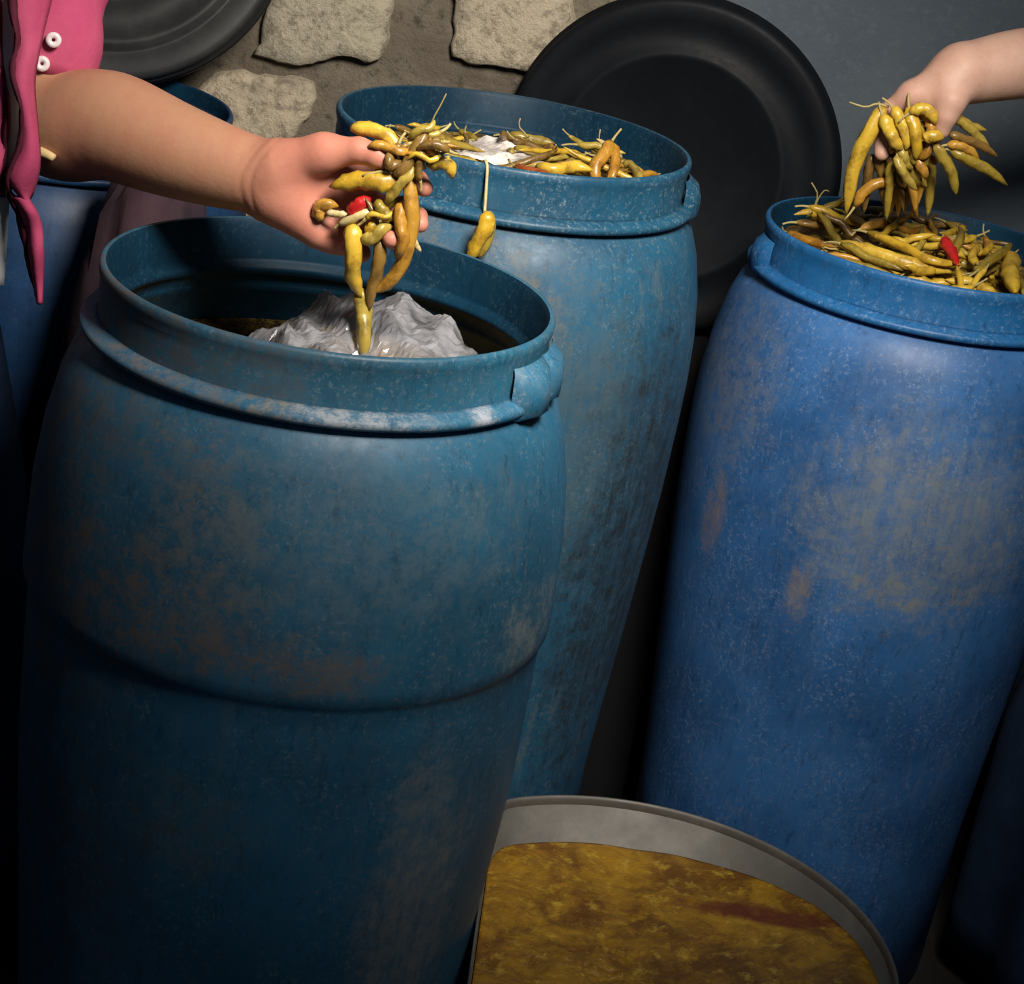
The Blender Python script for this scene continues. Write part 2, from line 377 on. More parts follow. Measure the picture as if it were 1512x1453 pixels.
# ------------------------------------------------------------------ drums
def make_drum(x, y, H, mats, label, band=None, lugs=(), closed=False):
    mb, mn, mf = mats
    root = empty('plastic_drum', (x, y, FZ)); tag(root, label, 'drum'); H = H - FZ
    T = .007
    prof = [(.0, .004), (.20, .004), (.235, 0), (.249, .012), (.255, H - .90), (.262, H - .80), (.272, H - .67), (.281, H - .54)]
    if band: prof += [(.2835, H - band - .035), (.2838, H - band - .010), (.2865, H - band - .003), (.2905, H - band + .005), (.2915, H - band + .018)]
    else: prof += [(.286, H - .46), (.2895, H - .36)]
    prof += [(.2905, H - .30), (.2885, H - .24), (.2815, H - .18), (.2695, H - .125), (.258, H - .095), (.246, H - .080), (.238, H - .072)]
    inner = [(.231, H - .078), (.240, H - .09), (.262, H - .13), (.275, H - .185), (.282, H - .25), (.284, H - .30), (.272, H - .5), (.256, H - .72), (.243, H - .90), (.238, .03), (0, .03)]
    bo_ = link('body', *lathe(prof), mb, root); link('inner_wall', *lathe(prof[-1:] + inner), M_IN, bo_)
    n = [(.238, H - .072), (.2375, H - .058), (.236, H - .050), (.2375, H - .030), (.2365, H - .022), (.2395, H - .012), (.240, H - .004), (.2375, H), (.2335, H - .0005)]
    nl = [(.2335, H - .0005), (.2300, H - .006),
         (.2290, H - .046), (.2275, H - .050), (.2195, H - .054), (.2190, H - .060), (.229, H - .066), (.231, H - .078)]
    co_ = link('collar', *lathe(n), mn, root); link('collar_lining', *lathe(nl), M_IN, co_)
    fp = [(.236, H - .055), (.243, H - .057), (.2525, H - .061), (.2545, H - .0635), (.2545, H - .0675), (.252, H - .071), (.243, H - .0735), (.236, H - .074)]
    fo_ = link('flange', *lathe(fp, closed=True), mf, root)
    for a, s in lugs:
        a = math.radians(a)
        vs, fs = [], []
        prof_l = [(-.034, .002), (-.026, .012), (-.010, .017), (.010, .016), (.026, .011), (.034, .002)]
        for u, d in prof_l:
            for zz, k in ((H - .078, .5), (H - .070, 1), (H - .045, 1.0), (H - .030, .75), (H - .022, .1)):
                r = .2385 + d * s * k; t = a + u / .24
                vs.append((r * math.sin(t), -r * math.cos(t), zz))
        m_ = 5
        for i in range(5):
            for k in range(4): fs.append((i * m_ + k, (i + 1) * m_ + k, (i + 1) * m_ + k + 1, i * m_ + k + 1))
        link('lug', vs, fs, mf, fo_)
    if closed:
        link('top_plate', *lathe([(0, H - .012), (.18, H - .012), (.20, H - .022), (.232, H - .022), (.234, H - .03), (0, H - .03)]), mn, root)
    return root
D1 = (-.225, 2.162, .984); D2 = (-.078, 2.836, 1.038); D3 = (.533, 3.039, .936); D4 = (-.735, 3.07, .93)
make_drum(*D1, (M_D1, M_D1N, M_D1F), 'dusty blue drum with raised band, holding crumpled clear plastic film', band=.352, lugs=((68, 1.5), (84, 1.2)))
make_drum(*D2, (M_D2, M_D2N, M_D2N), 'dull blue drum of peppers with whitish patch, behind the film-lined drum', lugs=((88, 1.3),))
make_drum(*D3, (M_D3, M_D3N, M_D3N), 'bright blue drum with arched dusty patch, peppers filling its mouth', lugs=((-80, 1.1),))
make_drum(*D4, (M_D4, M_D4, M_D4), 'closed dark blue drum by the stone wall behind the tan arm', closed=True)

# ------------------------------------------------------------------ round black lids
def make_lid(c, normal, R, depth, mat, label, rings):
    prof = [(0, 0)]
    for r, h in rings: prof += [(r - .012, 0), (r - .006, h), (r + .004, h), (r + .010, 0)]
    prof += [(R - .040, 0), (R - .034, .004), (R - .012, .006), (R - .004, .004), (R, -.002), (R - .001, -.012), (R + .004, -.016), (R + .004, -.022), (R, -.026), (R, -depth + .012), (R + .005, -depth + .008), (R + .005, -depth), (R - .006, -depth), (R - .01, -.012), (0, -.012)]
    root = empty('drum_lid', c); tag(root, label, 'lid')
    q = Vector(normal).to_track_quat('Z', 'Y'); root.rotation_euler = q.to_euler()
    link('face', *lathe(prof, 144), mat, root)
    gr = [(R + .002, -.026), (R + .006, -.029), (R + .002, -.032)]
    link('grip_ring', *lathe(gr, 144), mat, root)
    return root
make_lid((.155, 3.330, .916), (-.10, -1, .03), .264, .030, M_LID, 'round black lid leaning on the blue-grey wall behind the far drum', [(.178, .006)])
make_lid((-.735, 3.262, 1.1805), (.06, -1, .30), .260, .040, M_LIDG, 'dusty black ridged lid leaning on stone wall atop closed drum', [(.140, .010), (.205, .016)])

# ------------------------------------------------------------------ oval basin
BC = Vector((.234, 2.175, 0)); BR, BZ = .311, .26
def tub_radius(a):
    # round, with one flattened side where the drum stands against it
    if math.cos(a) >= -.05: return BR
    t = (.045 - BC.x) / math.cos(a); k = .045; h = min(1, max(0, .5 + .5 * (BR - t) / k))
    return BR + (t - BR) * h - k * h * (1 - h)
def oval(s):
    # a round tub, one side flat where the drum stands against it
    def f(p):
        a = math.atan2(p[1], p[0]); r = math.hypot(p[0], p[1]) / .25 * tub_radius(a); return (r * math.cos(a), r * math.sin(a), p[2])
    return f
BC.z = FZ
bas = empty('metal_tub', BC); tag(bas, 'deep grey metal tub of yellow mash squeezed beside the dusty drum', 'tub')
BZ -= FZ
bp = [(0, .004), (.19, .004), (.205, .002), (.212, .012), (.2495, BZ - .012)]
bi = [(.2475, BZ - .012), (.210, .016), (0, .012)]
link('bowl', *lathe(bp + bi, 128, warp=oval(1)), M_ZINC, bas)
rim = [(.2475, BZ - .012), (.2470, BZ - .004), (.2485, BZ), (.2500, BZ + .0005), (.2515, BZ - .002), (.2515, BZ - .007), (.2495, BZ - .012)]
link('rolled_rim', *lathe(rim, 128, warp=oval(1)), M_ZINC, bas)
# mash surface
v, f = [], []
NR, NA = 60, 160; w = oval(1)
MZ = .196 - FZ
for i in range(NR + 1):
    for k in range(NA):
        a = 2 * math.pi * k / NA; r = .2415 * max(i, .001) / NR
        p = w((r * math.cos(a), r * math.sin(a), 0))
        q = Vector((p[0], p[1], 0)); e = 1 - (i / NR) ** 6
        z = MZ + e * (.007 * fbm(q * 22, 4) + .005 * fbm(q * 80 + Vector((5, 1, 2)), 3, True)) + .003 * noise.noise(q * 14) + .032 * min(1, max(0, p[0] / .27)) ** 1.3
        v.append((p[0], p[1], z))
for i in range(NR):
    for k in range(NA):
        l = (k + 1) % NA; f.append((i * NA + k, i * NA + l, (i + 1) * NA + l, (i + 1) * NA + k))
# close it as a solid body of mash down to the bowl's bottom
base = len(v)
for k in range(NA):
    a = 2 * math.pi * k / NA; p = w((.20 * math.cos(a), .20 * math.sin(a), 0)); v.append((p[0], p[1], .018))
for k in range(NA):
    l = (k + 1) % NA; f.append((NR * NA + k, NR * NA + l, base + l, base + k))
f.append(tuple(base + k for k in range(NA))[::-1])
ms = link('pepper_mash', v, f, M_MASH); ms.location = BC
tag(ms, 'yellow-orange wet pepper mash with dark red streak in the metal tub', 'mash', kind='stuff')

# ------------------------------------------------------------------ peppers
def pepper_radii(n, r, tip=.12):
    out = []
    for i in range(n):
        t = i / (n - 1)
        out.append(r * (min(1, .38 + t * 5.2) if t < .12 else 1.0 - .25 * max(0, t - .3)) * (1 if t < .72 else max(tip, math.cos((t - .72) / .28 * math.pi / 2) ** .75)))
    return out
def stem_path(path, L):
    d = (path[0] - path[2]).normalized(); s = d.orthogonal().normalized()
    return [path[0] - d * .003, path[0] + d * L * .5 + s * L * .08, path[0] + d * L + s * L * .3]
def pepper(pts, r, kind, label, group=None, stem=.022, n=16, seg=10, at=None):
    path = catmull(pts, n)
    o0 = path[len(path) // 2].copy()
    loc = [p - o0 for p in path]
    root = empty('pickled_pepper', o0); tag(root, label, 'pepper', group)
    link('pod', *tube(loc, pepper_radii(n, r), seg, rib=.09, wr=.26), M_PEP[kind], root)
    if stem: link('stem', *tube(catmull(stem_path(loc, stem), 5), [.0026, .0020, .0017, .0015, .0016], 6), M_STEM, root)
    return root
def copy_thing(o):
    c = o.copy(); COL.objects.link(c)
    for ch in o.children:
        d = ch.copy(); COL.objects.link(d); d.parent = c
    return c
# pile variants, one mesh each; the first use places the thing itself
VAR = []
for i in range(12):
    L = random.uniform(.07, .145); n = 6; bend = random.uniform(-.9, .9)
    pts = []; ang = -bend / 2; x = y = 0
    for k in range(n):
        pts.append(Vector((x, y, random.uniform(-.003, .003)))); x += L / (n - 1) * math.cos(ang); y += L / (n - 1) * math.sin(ang); ang += bend / (n - 1) + random.uniform(-.2, .2)
    c = sum(pts, Vector()) / n
    VAR.append(([p - c for p in pts], random.uniform(.0048, .0085), L, {}))
def pile_pepper(vi, kind, loc, yaw, pitch, rollr, label, group, scl=1):
    pts, r, L, made = VAR[vi]
    if kind in made: o = copy_thing(made[kind])
    else:
        o = pepper(pts, r, kind, label, group, n=12, seg=8); made[kind] = o
    o.location = loc; o.rotation_euler = (rollr, pitch, yaw); o.scale = (scl,) * 3; tag(o, label, 'pepper', group)
    return o
def pulp_z(zf, x, y): return zf(x, y) - .010 + .006 * fbm((x * 45, y * 45, 3), 3)
def mound(name, C, R, zf, label, sink=0):
    """the packed mass: an uneven top, then sides that follow the drum's inside down to its bottom"""
    v, f = [], []; NR, NA = 26, 72; H = C[2]
    for i in range(NR + 1):
        for k in range(NA):
            a = 2 * math.pi * k / NA; r = R * max(i, .001) / NR; x, y = r * math.cos(a), r * math.sin(a)
            v.append((x, y, pulp_z(zf, x, y)))
    prof = [(.2185, H - .060), (.227, H - .069), (.230, H - .079), (.2385, H - .09), (.2605, H - .13), (.2735, H - .185), (.2805, H - .25), (.2825, H - .30), (.2705, H - .5), (.2545, H - .72), (.2415, H - .90), (.2365, FZ + .031)]
    rings = [p for p in prof if p[1] < H - sink - .058]
    for r, z in rings:
        for k in range(NA):
            a = 2 * math.pi * k / NA; v.append((r * math.cos(a), r * math.sin(a), z))
    n = NR + len(rings)
    for i in range(n):
        for k in range(NA):
            l = (k + 1) % NA; f.append((i * NA + k, i * NA + l, (i + 1) * NA + l, (i + 1) * NA + k))
    f.append(tuple(n * NA + k for k in range(NA))[::-1])
    o = link(name, v, f, M_PULP); o.location = (C[0], C[1], 0); tag(o, label, 'pepper pulp', kind='stuff'); return o
class Heap:
    """height map of one drum's heap: each pepper laid on it comes to rest on what is already there"""
    N, S = 232, .002
    def __init__(s, C, zf):
        s.C, s.zf = C, zf; g = (np.arange(s.N) - s.N / 2 + .5) * s.S
        s.h = np.array([[pulp_z(zf, x, y) for y in g] for x in g]); s.ceil = np.full((s.N, s.N), 9.0)
    def foot(s, pts, rad):
        """cells under a path of discs, with the body's lowest and highest z in each"""
        p = np.array([tuple(q) for q in pts]); r = np.array(rad); m = 40
        t = np.linspace(0, len(p) - 1, m); k = np.minimum(t.astype(int), len(p) - 2); u = t - k
        p = p[k] * (1 - u)[:, None] + p[k + 1] * u[:, None]; r = r[k] * (1 - u) + r[k + 1] * u
        w = int(math.ceil(max(r) / s.S)) + 1; o = np.arange(-w, w + 1)
        ci = np.floor((p[:, 0] - s.C[0]) / s.S + s.N / 2).astype(int); cj = np.floor((p[:, 1] - s.C[1]) / s.S + s.N / 2).astype(int)
        I = np.clip(ci[:, None, None] + o[None, :, None] + 0 * o[None, None, :], 0, s.N - 1); J = np.clip(cj[:, None, None] + o[None, None, :] + 0 * o[None, :, None], 0, s.N - 1)
        x = (I - s.N / 2 + .5) * s.S + s.C[0]; y = (J - s.N / 2 + .5) * s.S + s.C[1]
        d2 = (x - p[:, 0, None, None]) ** 2 + (y - p[:, 1, None, None]) ** 2; q = r[:, None, None] ** 2 - d2; ok = q > 0
        c = np.sqrt(np.maximum(q, 0)); z = p[:, 2, None, None]
        return I[ok], J[ok], (z - c)[ok], (z + c)[ok], p, r
    def at(s, x, y, w=2):
        i, j = int((x - s.C[0]) / s.S + s.N / 2), int((y - s.C[1]) / s.S + s.N / 2); return float(s.h[max(0, i - w):i + w + 1, max(0, j - w):j + w + 1].max())
    def drop(s, pts, rad, sink=.0030):
        I, J, lo, hi, p, r = s.foot(pts, rad); return float((s.h[I, J] - lo).max()) - sink
    def lay(s, pts, rad, dz=0):
        I, J, lo, hi, p, r = s.foot(pts, rad); np.maximum.at(s.h, (I, J), hi + dz)
    def reserve(s, pts, rad):
        I, J, lo, hi, p, r = s.foot(pts, rad); np.minimum.at(s.ceil, (I, J), lo + .002)
def pile(hp, count, kinds, where, group, keep=None, size=(.8, 1.05), R=.2165, top=.024):
    C, zf = hp.C, hp.zf; k = tries = 0
    while k < count and tries < count * 150:
        tries += 1
        a = random.uniform(0, 2 * math.pi); r = R * math.sqrt(random.random()); x, y = r * math.cos(a), r * math.sin(a)
        if keep and not keep(x, y): continue
        vi = random.randrange(len(VAR)); pts, rad, L, _ = VAR[vi]; yaw = random.uniform(0, 2 * math.pi); sc = random.uniform(*size)
        flip = random.uniform(-.25, .25) + random.choice((0, math.pi)); radii = [q * sc * 1.06 for q in pepper_radii(12, rad)]
        local = [q * sc for q in catmull(pts, 12)]
        hx, hy = math.cos(yaw) * L * sc * .42, math.sin(yaw) * L * sc * .42
        if max(math.hypot(x + hx, y + hy), math.hypot(x - hx, y - hy)) > R: continue
        pitch = 0
        for _ in range(2):
            za, zb = hp.at(C[0] + x + hx, C[1] + y + hy), hp.at(C[0] + x - hx, C[1] + y - hy)
            pitch = max(-.5, min(.5, -math.atan2(za - zb, L * sc * .84)))
        M = Matrix.Rotation(yaw, 3, 'Z') @ Matrix.Rotation(pitch, 3, 'Y') @ Matrix.Rotation(flip, 3, 'X')
        w = [M @ q + Vector((C[0] + x, C[1] + y, 0)) for q in local]
        if max(math.hypot(q.x - C[0], q.y - C[1]) + rr for q, rr in zip(w, radii)) > R: continue
        e = M @ (stem_path(catmull(pts, 12), .022)[2] * sc); 
        if math.hypot(x + e.x, y + e.y) > R: continue
        dz = hp.drop(w, radii); I, J, lo, hi, p, r_ = hp.foot(w, radii)
        if (hi + dz > hp.ceil[I, J]).any(): continue
        if dz > zf(x, y) + top: continue
        hp.lay(w, radii, dz); kind = random.choices(list(kinds), list(kinds.values()))[0]
        pile_pepper(vi, kind, (C[0] + x, C[1] + y, dz), yaw, pitch, flip, where[kind], group + ', ' + kind, sc)
        k += 1
NOTES = []
def note(pts, r, kind, label, group, stem=.022): NOTES.append([[Vector(p) for p in pts], r, kind, label, group, stem])
def settle(hp):
    """lower each pepper of note until it rests on the heap, then build it"""
    for pts, r, kind, label, group, stem in NOTES:
        rad = [q * 1.05 for q in pepper_radii(16, r)]; path = catmull(pts, 16)
        for _ in range(5):                                   # keep clear of the drum's wall
            for q in path:
                dx, dy = q.x - hp.C[0], q.y - hp.C[1]; d = math.hypot(dx, dy)
                if d > .2165 - r: q.x = hp.C[0] + dx / d * (.2165 - r); q.y = hp.C[1] + dy / d * (.2165 - r)
        if 'propped' not in label: dz = hp.drop(path, rad)
        path = [q + Vector((0, 0, dz)) for q in path]; hp.lay(path, rad)
        pepper(path, r, kind, label, group, stem)
    NOTES.clear()
def reserve(hp):
    for pts, r, *_ in NOTES: hp.reserve(catmull(pts, 16), [q * 1.05 for q in pepper_radii(16, r)])
G1 = 'peppers held in the tan hand'; G2 = 'peppers held in the fair hand'; G3 = 'notable peppers of the bright blue drum'; G4 = 'notable peppers of the dull blue drum'
def in_drum(pts, C, zf, up):
    """points seen at pixels, dropped on to the heap's height + up"""
    out = []
    for px, py in pts:
        d = P(px, py, 1.0) - Vector((0, 0, CAM_H)); t = (C[2] - CAM_H) / d.z
        for _ in range(6):
            p = Vector((0, 0, CAM_H)) + d * t; t = (zf(p.x - C[0], p.y - C[1]) + up - CAM_H) / d.z
        p = Vector((0, 0, CAM_H)) + d * t; dx, dy = p.x - C[0], p.y - C[1]; k = math.hypot(dx, dy)
        if k > .205: p.x = C[0] + dx / k * .205; p.y = C[1] + dy / k * .205
        out.append(p)
    return out
def crumple(name, C, rx, ry, zf, amp, mat, seed, n=90, skirt=0):
    v, f, idx = [], [], {}
    rg = random.Random(int(seed * 10)); folds = []
    for k in range(12):
        a_ = rg.gauss(1.25, .8); fr = 8 * 1.36 ** k; folds.append(((math.cos(a_), math.sin(a_)), fr, rg.uniform(0, 9), (9 / fr) ** .80 * 1.5))
    for j in range(n + 1):
        for i in range(n + 1):
            u, w_ = i / n * 2 - 1, j / n * 2 - 1
            rr = math.hypot(u, w_); edge = 1 + .10 * noise.noise(Vector((math.atan2(w_, u) * 1.6, seed, 0)))
            if rr > edge: continue
            x, y = u * rx, w_ * ry; q = Vector((x, y, seed))
            z = zf(x, y) - skirt * max(0, rr - .72) ** 2
            z0_ = z
            wq = q + Vector((noise.noise(q * 14), noise.noise(q * 14 + Vector((5, 0, 0))), 0)) * .022
            for d_, fr, ph, am in folds:
                t = (wq.x * d_[0] + wq.y * d_[1]) * fr + ph; t -= math.floor(t); z += amp * am * (abs(t * 2 - 1) - .5) * (.5 + noise.noise(q * 7 + Vector((ph, 0, 0))) )
            if not skirt: z = max(z, z0_ - .002)
            s = rx / n * .9 * noise.noise(q * 300)
            idx[i, j] = len(v); v.append((x + s, y - s, z))
    for (i, j) in idx:
        k = [(i, j), (i + 1, j), (i + 1, j + 1), (i, j + 1)]
        if all(t in idx for t in k): f.append(tuple(idx[t] for t in k))
    f = [t for q in f for t in ((q[0], q[1], q[2]), (q[0], q[2], q[3]))]
    o = link(name, v, f, mat, smooth=False); o.location = (C[0], C[1], 0)
    md = o.modifiers.new('thickness', 'SOLIDIFY'); md.thickness = .0006
    return o
# far drum
def z2(x, y):
    return D2[2] - .050 + .022 * math.exp(-((x - .10) ** 2 + (y + .06) ** 2) / .010) + .012 * math.exp(-((x - .0) ** 2 + (y - .02) ** 2) / .02) - .02 * max(0, -x - .05) / .15 * (y > 0)
note(in_drum([(795, 232), (820, 236), (850, 232), (878, 238)], D2, z2, .020), .0085, 'yellow', 'bright yellow pepper lying beside the upright folded amber pepper', G4)
note(in_drum([(755, 172), (780, 172), (805, 178), (828, 188)], D2, z2, .018), .0075, 'olive', 'wavy olive pepper on top of the far heap behind whitish patch', G4)
note(in_drum([(762, 238), (780, 244), (800, 247), (815, 250)], D2, z2, .014), .0055, 'rust', 'rust red pepper near the collar of the dull blue drum', G4)
note(in_drum([(922, 232), (934, 238), (944, 250), (950, 262)], D2, z2, .022), .0060, 'olive', 'curved olive pepper by the far drum inner wall', G4)
note([P(905, 198, 2.80), P(893, 218, 2.78), P(880, 238, 2.765), P(884, 262, 2.755)], .0090, 'amber', 'folded amber pepper standing upright against far drum collar', G4)
note([P(905, 200, 2.80), P(910, 222, 2.785), P(908, 242, 2.77), P(900, 262, 2.755)], .0075, 'amber', 'slim amber pepper propped next to the upright folded pepper', G4, stem=0)
HP2 = Heap(D2, z2); reserve(HP2)
SX, SY, SA, SB = -.026, -.012, .072, .066                 # place and half sizes of the whitish scrap on this heap
g_ = (np.arange(Heap.N) - Heap.N / 2 + .5) * Heap.S
under = ((g_[:, None] - SX) / SA) ** 2 + ((g_[None] - SY) / SB) ** 2 < 1.15
keep_ceil = HP2.ceil.copy(); HP2.ceil[under] = np.minimum(HP2.ceil[under], z2(SX, SY) + .007)
mound('packed_pulp', D2, .2192, z2, 'packed brownish pepper pulp under the peppers of the dull blue drum')
pile(HP2, 74, {'yellow': .26, 'olive': .26, 'amber': .24, 'brown': .22, 'pale': .02},
     {'yellow': 'yellow pickled pepper heaped in dull blue drum beside whitish patch', 'olive': 'olive pickled pepper heaped in dull blue drum beside whitish patch',
      'amber': 'amber pickled pepper heaped in dull blue drum beside whitish patch', 'brown': 'brown pickled pepper heaped in dull blue drum beside whitish patch', 'pale': 'pale pickled pepper heaped in dull blue drum beside whitish patch'},
     'peppers in the dull blue drum', size=(.6, .95))
def blur(a, w):
    for ax in (0, 1): a = sum(np.roll(a, k, ax) for k in range(-w, w + 1)) / (2 * w + 1)
    return a
lid_h = HP2.h
for ax in (0, 1): lid_h = np.max([np.roll(lid_h, k, ax) for k in range(-3, 4)], 0)
drape = np.maximum(blur(lid_h, 5), HP2.h + .0005) + .0012
def drape_z(x, y):
    u, v_ = (x + SX) / Heap.S + Heap.N / 2 - .5, (y + SY) / Heap.S + Heap.N / 2 - .5; i, j = int(u), int(v_); u -= i; v_ -= j
    return float(drape[i, j] * (1 - u) * (1 - v_) + drape[i + 1, j] * u * (1 - v_) + drape[i, j + 1] * (1 - u) * v_ + drape[i + 1, j + 1] * u * v_) + .0015
fl2 = crumple('film_scrap', (D2[0] + SX, D2[1] + SY), SA, SB, drape_z, .0035, M_FILMW, 8.1, 60, 0)
tag(fl2, 'crumpled whitish film scrap lying on the far heap of peppers', 'film scrap')
HP2.h[under] = drape[under] + .003; HP2.ceil = keep_ceil
pile(HP2, 16, {'yellow': .26, 'olive': .26, 'amber': .24, 'brown': .22, 'pale': .02},
     {'yellow': 'yellow pickled pepper heaped in dull blue drum beside whitish patch', 'olive': 'olive pickled pepper heaped in dull blue drum beside whitish patch',
      'amber': 'amber pickled pepper heaped in dull blue drum beside whitish patch', 'brown': 'brown pickled pepper heaped in dull blue drum beside whitish patch', 'pale': 'pale pickled pepper heaped in dull blue drum beside whitish patch'},
     'peppers in the dull blue drum', size=(.6, .85), keep=lambda x, y: ((x - SX) / .1) ** 2 + ((y - SY) / .09) ** 2 < 1.3)
# bright drum
def z3(x, y):
    return D3[2] - .026 + .030 * math.exp(-((x + .05) ** 2 + (y - .03) ** 2) / .018) - .006
settle(HP2)
note(in_drum([(1238, 358), (1290, 372), (1350, 390), (1410, 402)], D3, z3, .012), .0105, 'yellow', 'long fat yellow pepper along the near lip of bright blue drum', G3)
note(in_drum([(1280, 348), (1330, 368), (1375, 390), (1420, 396)], D3, z3, .020), .0070, 'yellow', 'slim glossy yellow pepper above the fat one at drum lip', G3)
note(in_drum([(1272, 336), (1300, 328), (1330, 320), (1345, 316)], D3, z3, .024), .0075, 'amber', 'straight amber pepper lying across the heap in bright blue drum', G3)
note(in_drum([(1165, 330), (1185, 338), (1215, 346), (1240, 352)], D3, z3, .010), .0070, 'amber', 'amber pepper touching the rim of bright blue drum near black lid', G3)
note(in_drum([(1392, 358), (1398, 368), (1404, 378), (1413, 396)], D3, z3, .028), .0085, 'red', 'bright red pepper standing out on the yellow heap', G3, stem=.012)
note(in_drum([(1497, 375), (1492, 395), (1494, 412), (1500, 430)], D3, z3, .02), .013, 'yellow', 'broad yellow pepper at the heap edge beyond the red pepper', G3)
note(in_drum([(1440, 410), (1462, 392), (1480, 380), (1492, 368)], D3, z3, .018), .0070, 'olive', 'olive pepper leaning on the broad yellow pepper of the heap', G3)
HP3 = Heap(D3, z3); reserve(HP3)
mound('packed_pulp', D3, .2192, z3, 'packed brownish pepper pulp under the peppers of the bright blue drum')
pile(HP3, 92, {'yellow': .40, 'olive': .25, 'amber': .20, 'brown': .15},
     {'yellow': 'yellow pickled pepper heaped in bright blue drum under gripping hand', 'olive': 'olive pickled pepper heaped in bright blue drum under gripping hand',
      'amber': 'amber pickled pepper heaped in bright blue drum under gripping hand', 'brown': 'brown pickled pepper heaped in bright blue drum under gripping hand'},
     'peppers in the bright blue drum', keep=lambda x, y: x < .13)
settle(HP3)
# loose stalks
def stalk(pts, r, label, group='loose stalks on the heaps'):
    path = catmull(pts, 8); o = path[0].copy()
    t = link('pepper_stalk', *tube([p - o for p in path], [r * (1 - .05 * i) for i in range(8)], 6), M_STEM); t.location = o; tag(t, label, 'stalk', group)
def rooted(hp, pix, r, label):
    """a stalk whose foot is set in the heap; the rest stands at the same distance"""
    b = in_drum(pix[:1], hp.C, hp.zf, .012)[0]; b.z = hp.at(b.x, b.y, 1); q0 = P(*pix[0], b.y); sh = b - q0
    pts = [P(px, py, b.y) + sh for px, py in pix]; stalk([pts[0] - Vector((0, 0, .011))] + pts, r, label)
rooted(HP2, [(636, 186), (640, 170), (652, 148), (660, 132)], .0016, 'tall thin stalk sticking out of the far heap by stone wall')
rooted(HP2, [(796, 196), (782, 178), (770, 164), (772, 152)], .0016, 'short bent stalk on the far heap before the black lid')
rooted(HP2, [(908, 216), (903, 196), (901, 182), (903, 168)], .0014, 'upright stalk above the upright folded amber pepper')
rooted(HP3, [(1200, 316), (1205, 297), (1196, 280)], .0016, 'dark forked stalk rising near bright drum rim')
rooted(HP3, [(1201, 316), (1208, 300), (1216, 291), (1222, 293)], .0014, 'side twig of the forked stalk near bright drum rim')
# pepper hung over the far drum's lip by its stalk
rt = pepper([P(721, 312, 2.545), P(716, 335, 2.54), P(703, 362, 2.54), P(690, 388, 2.54)], .0100, 'yellow', 'split yellow pepper hanging by its strand outside the far drum', stem=0)
o0 = rt.location
link('pod_half', *tube([p - o0 for p in catmull([P(722, 312, 2.55), P(724, 335, 2.55), P(718, 360, 2.55), P(706, 382, 2.548)], 12)], pepper_radii(12, .0070), 8), M_PEP['olive'], rt)
xs = P(715, 250, 2.6).x; xe = P(720, 312, 2.55).x; cy = D2[1] - math.sqrt(1 - ((xs - D2[0]) / .24) ** 2) * .24; zt = D2[2]      # outer face of the collar here
sp_ = [(cy + .0145, zt - .014), (cy + .0125, zt - .001), (cy + .0055, zt + .0018), (cy - .0020, zt - .004), (cy - .0075, zt - .035), (cy - .0175, zt - .063)]
link('strand', *tube([p - o0 for p in catmull([Vector((xs + (xe - xs) * max(0, k - 2) / 4, a_, b_)) for k, (a_, b_) in enumerate(sp_)] + [P(720.5, 314, 2.547)], 22)], [.0021] * 22, 6), M_PEP['pale'], rt)

# ------------------------------------------------------------------ plastic film
fl1 = crumple('plastic_film', (D1[0] + .045, D1[1] - .02), .185, .185, lambda x, y: .898 + .050 * math.exp(-((x - .01) ** 2 + (y - .11) ** 2) / .011) - .25 * max(0, -x - .02) ** 1.5, .016, M_FILM, 3.3, 60, .55)
tag(fl1, 'crumpled clear plastic film bundled inside the dusty banded drum', 'plastic film')
mp = mound('packed_pulp', D1, .2415, lambda x, y: .846 + .01 * fbm((x * 9, y * 9, 1), 2), 'dark packed pulp low in the dusty banded drum under film', sink=.068)

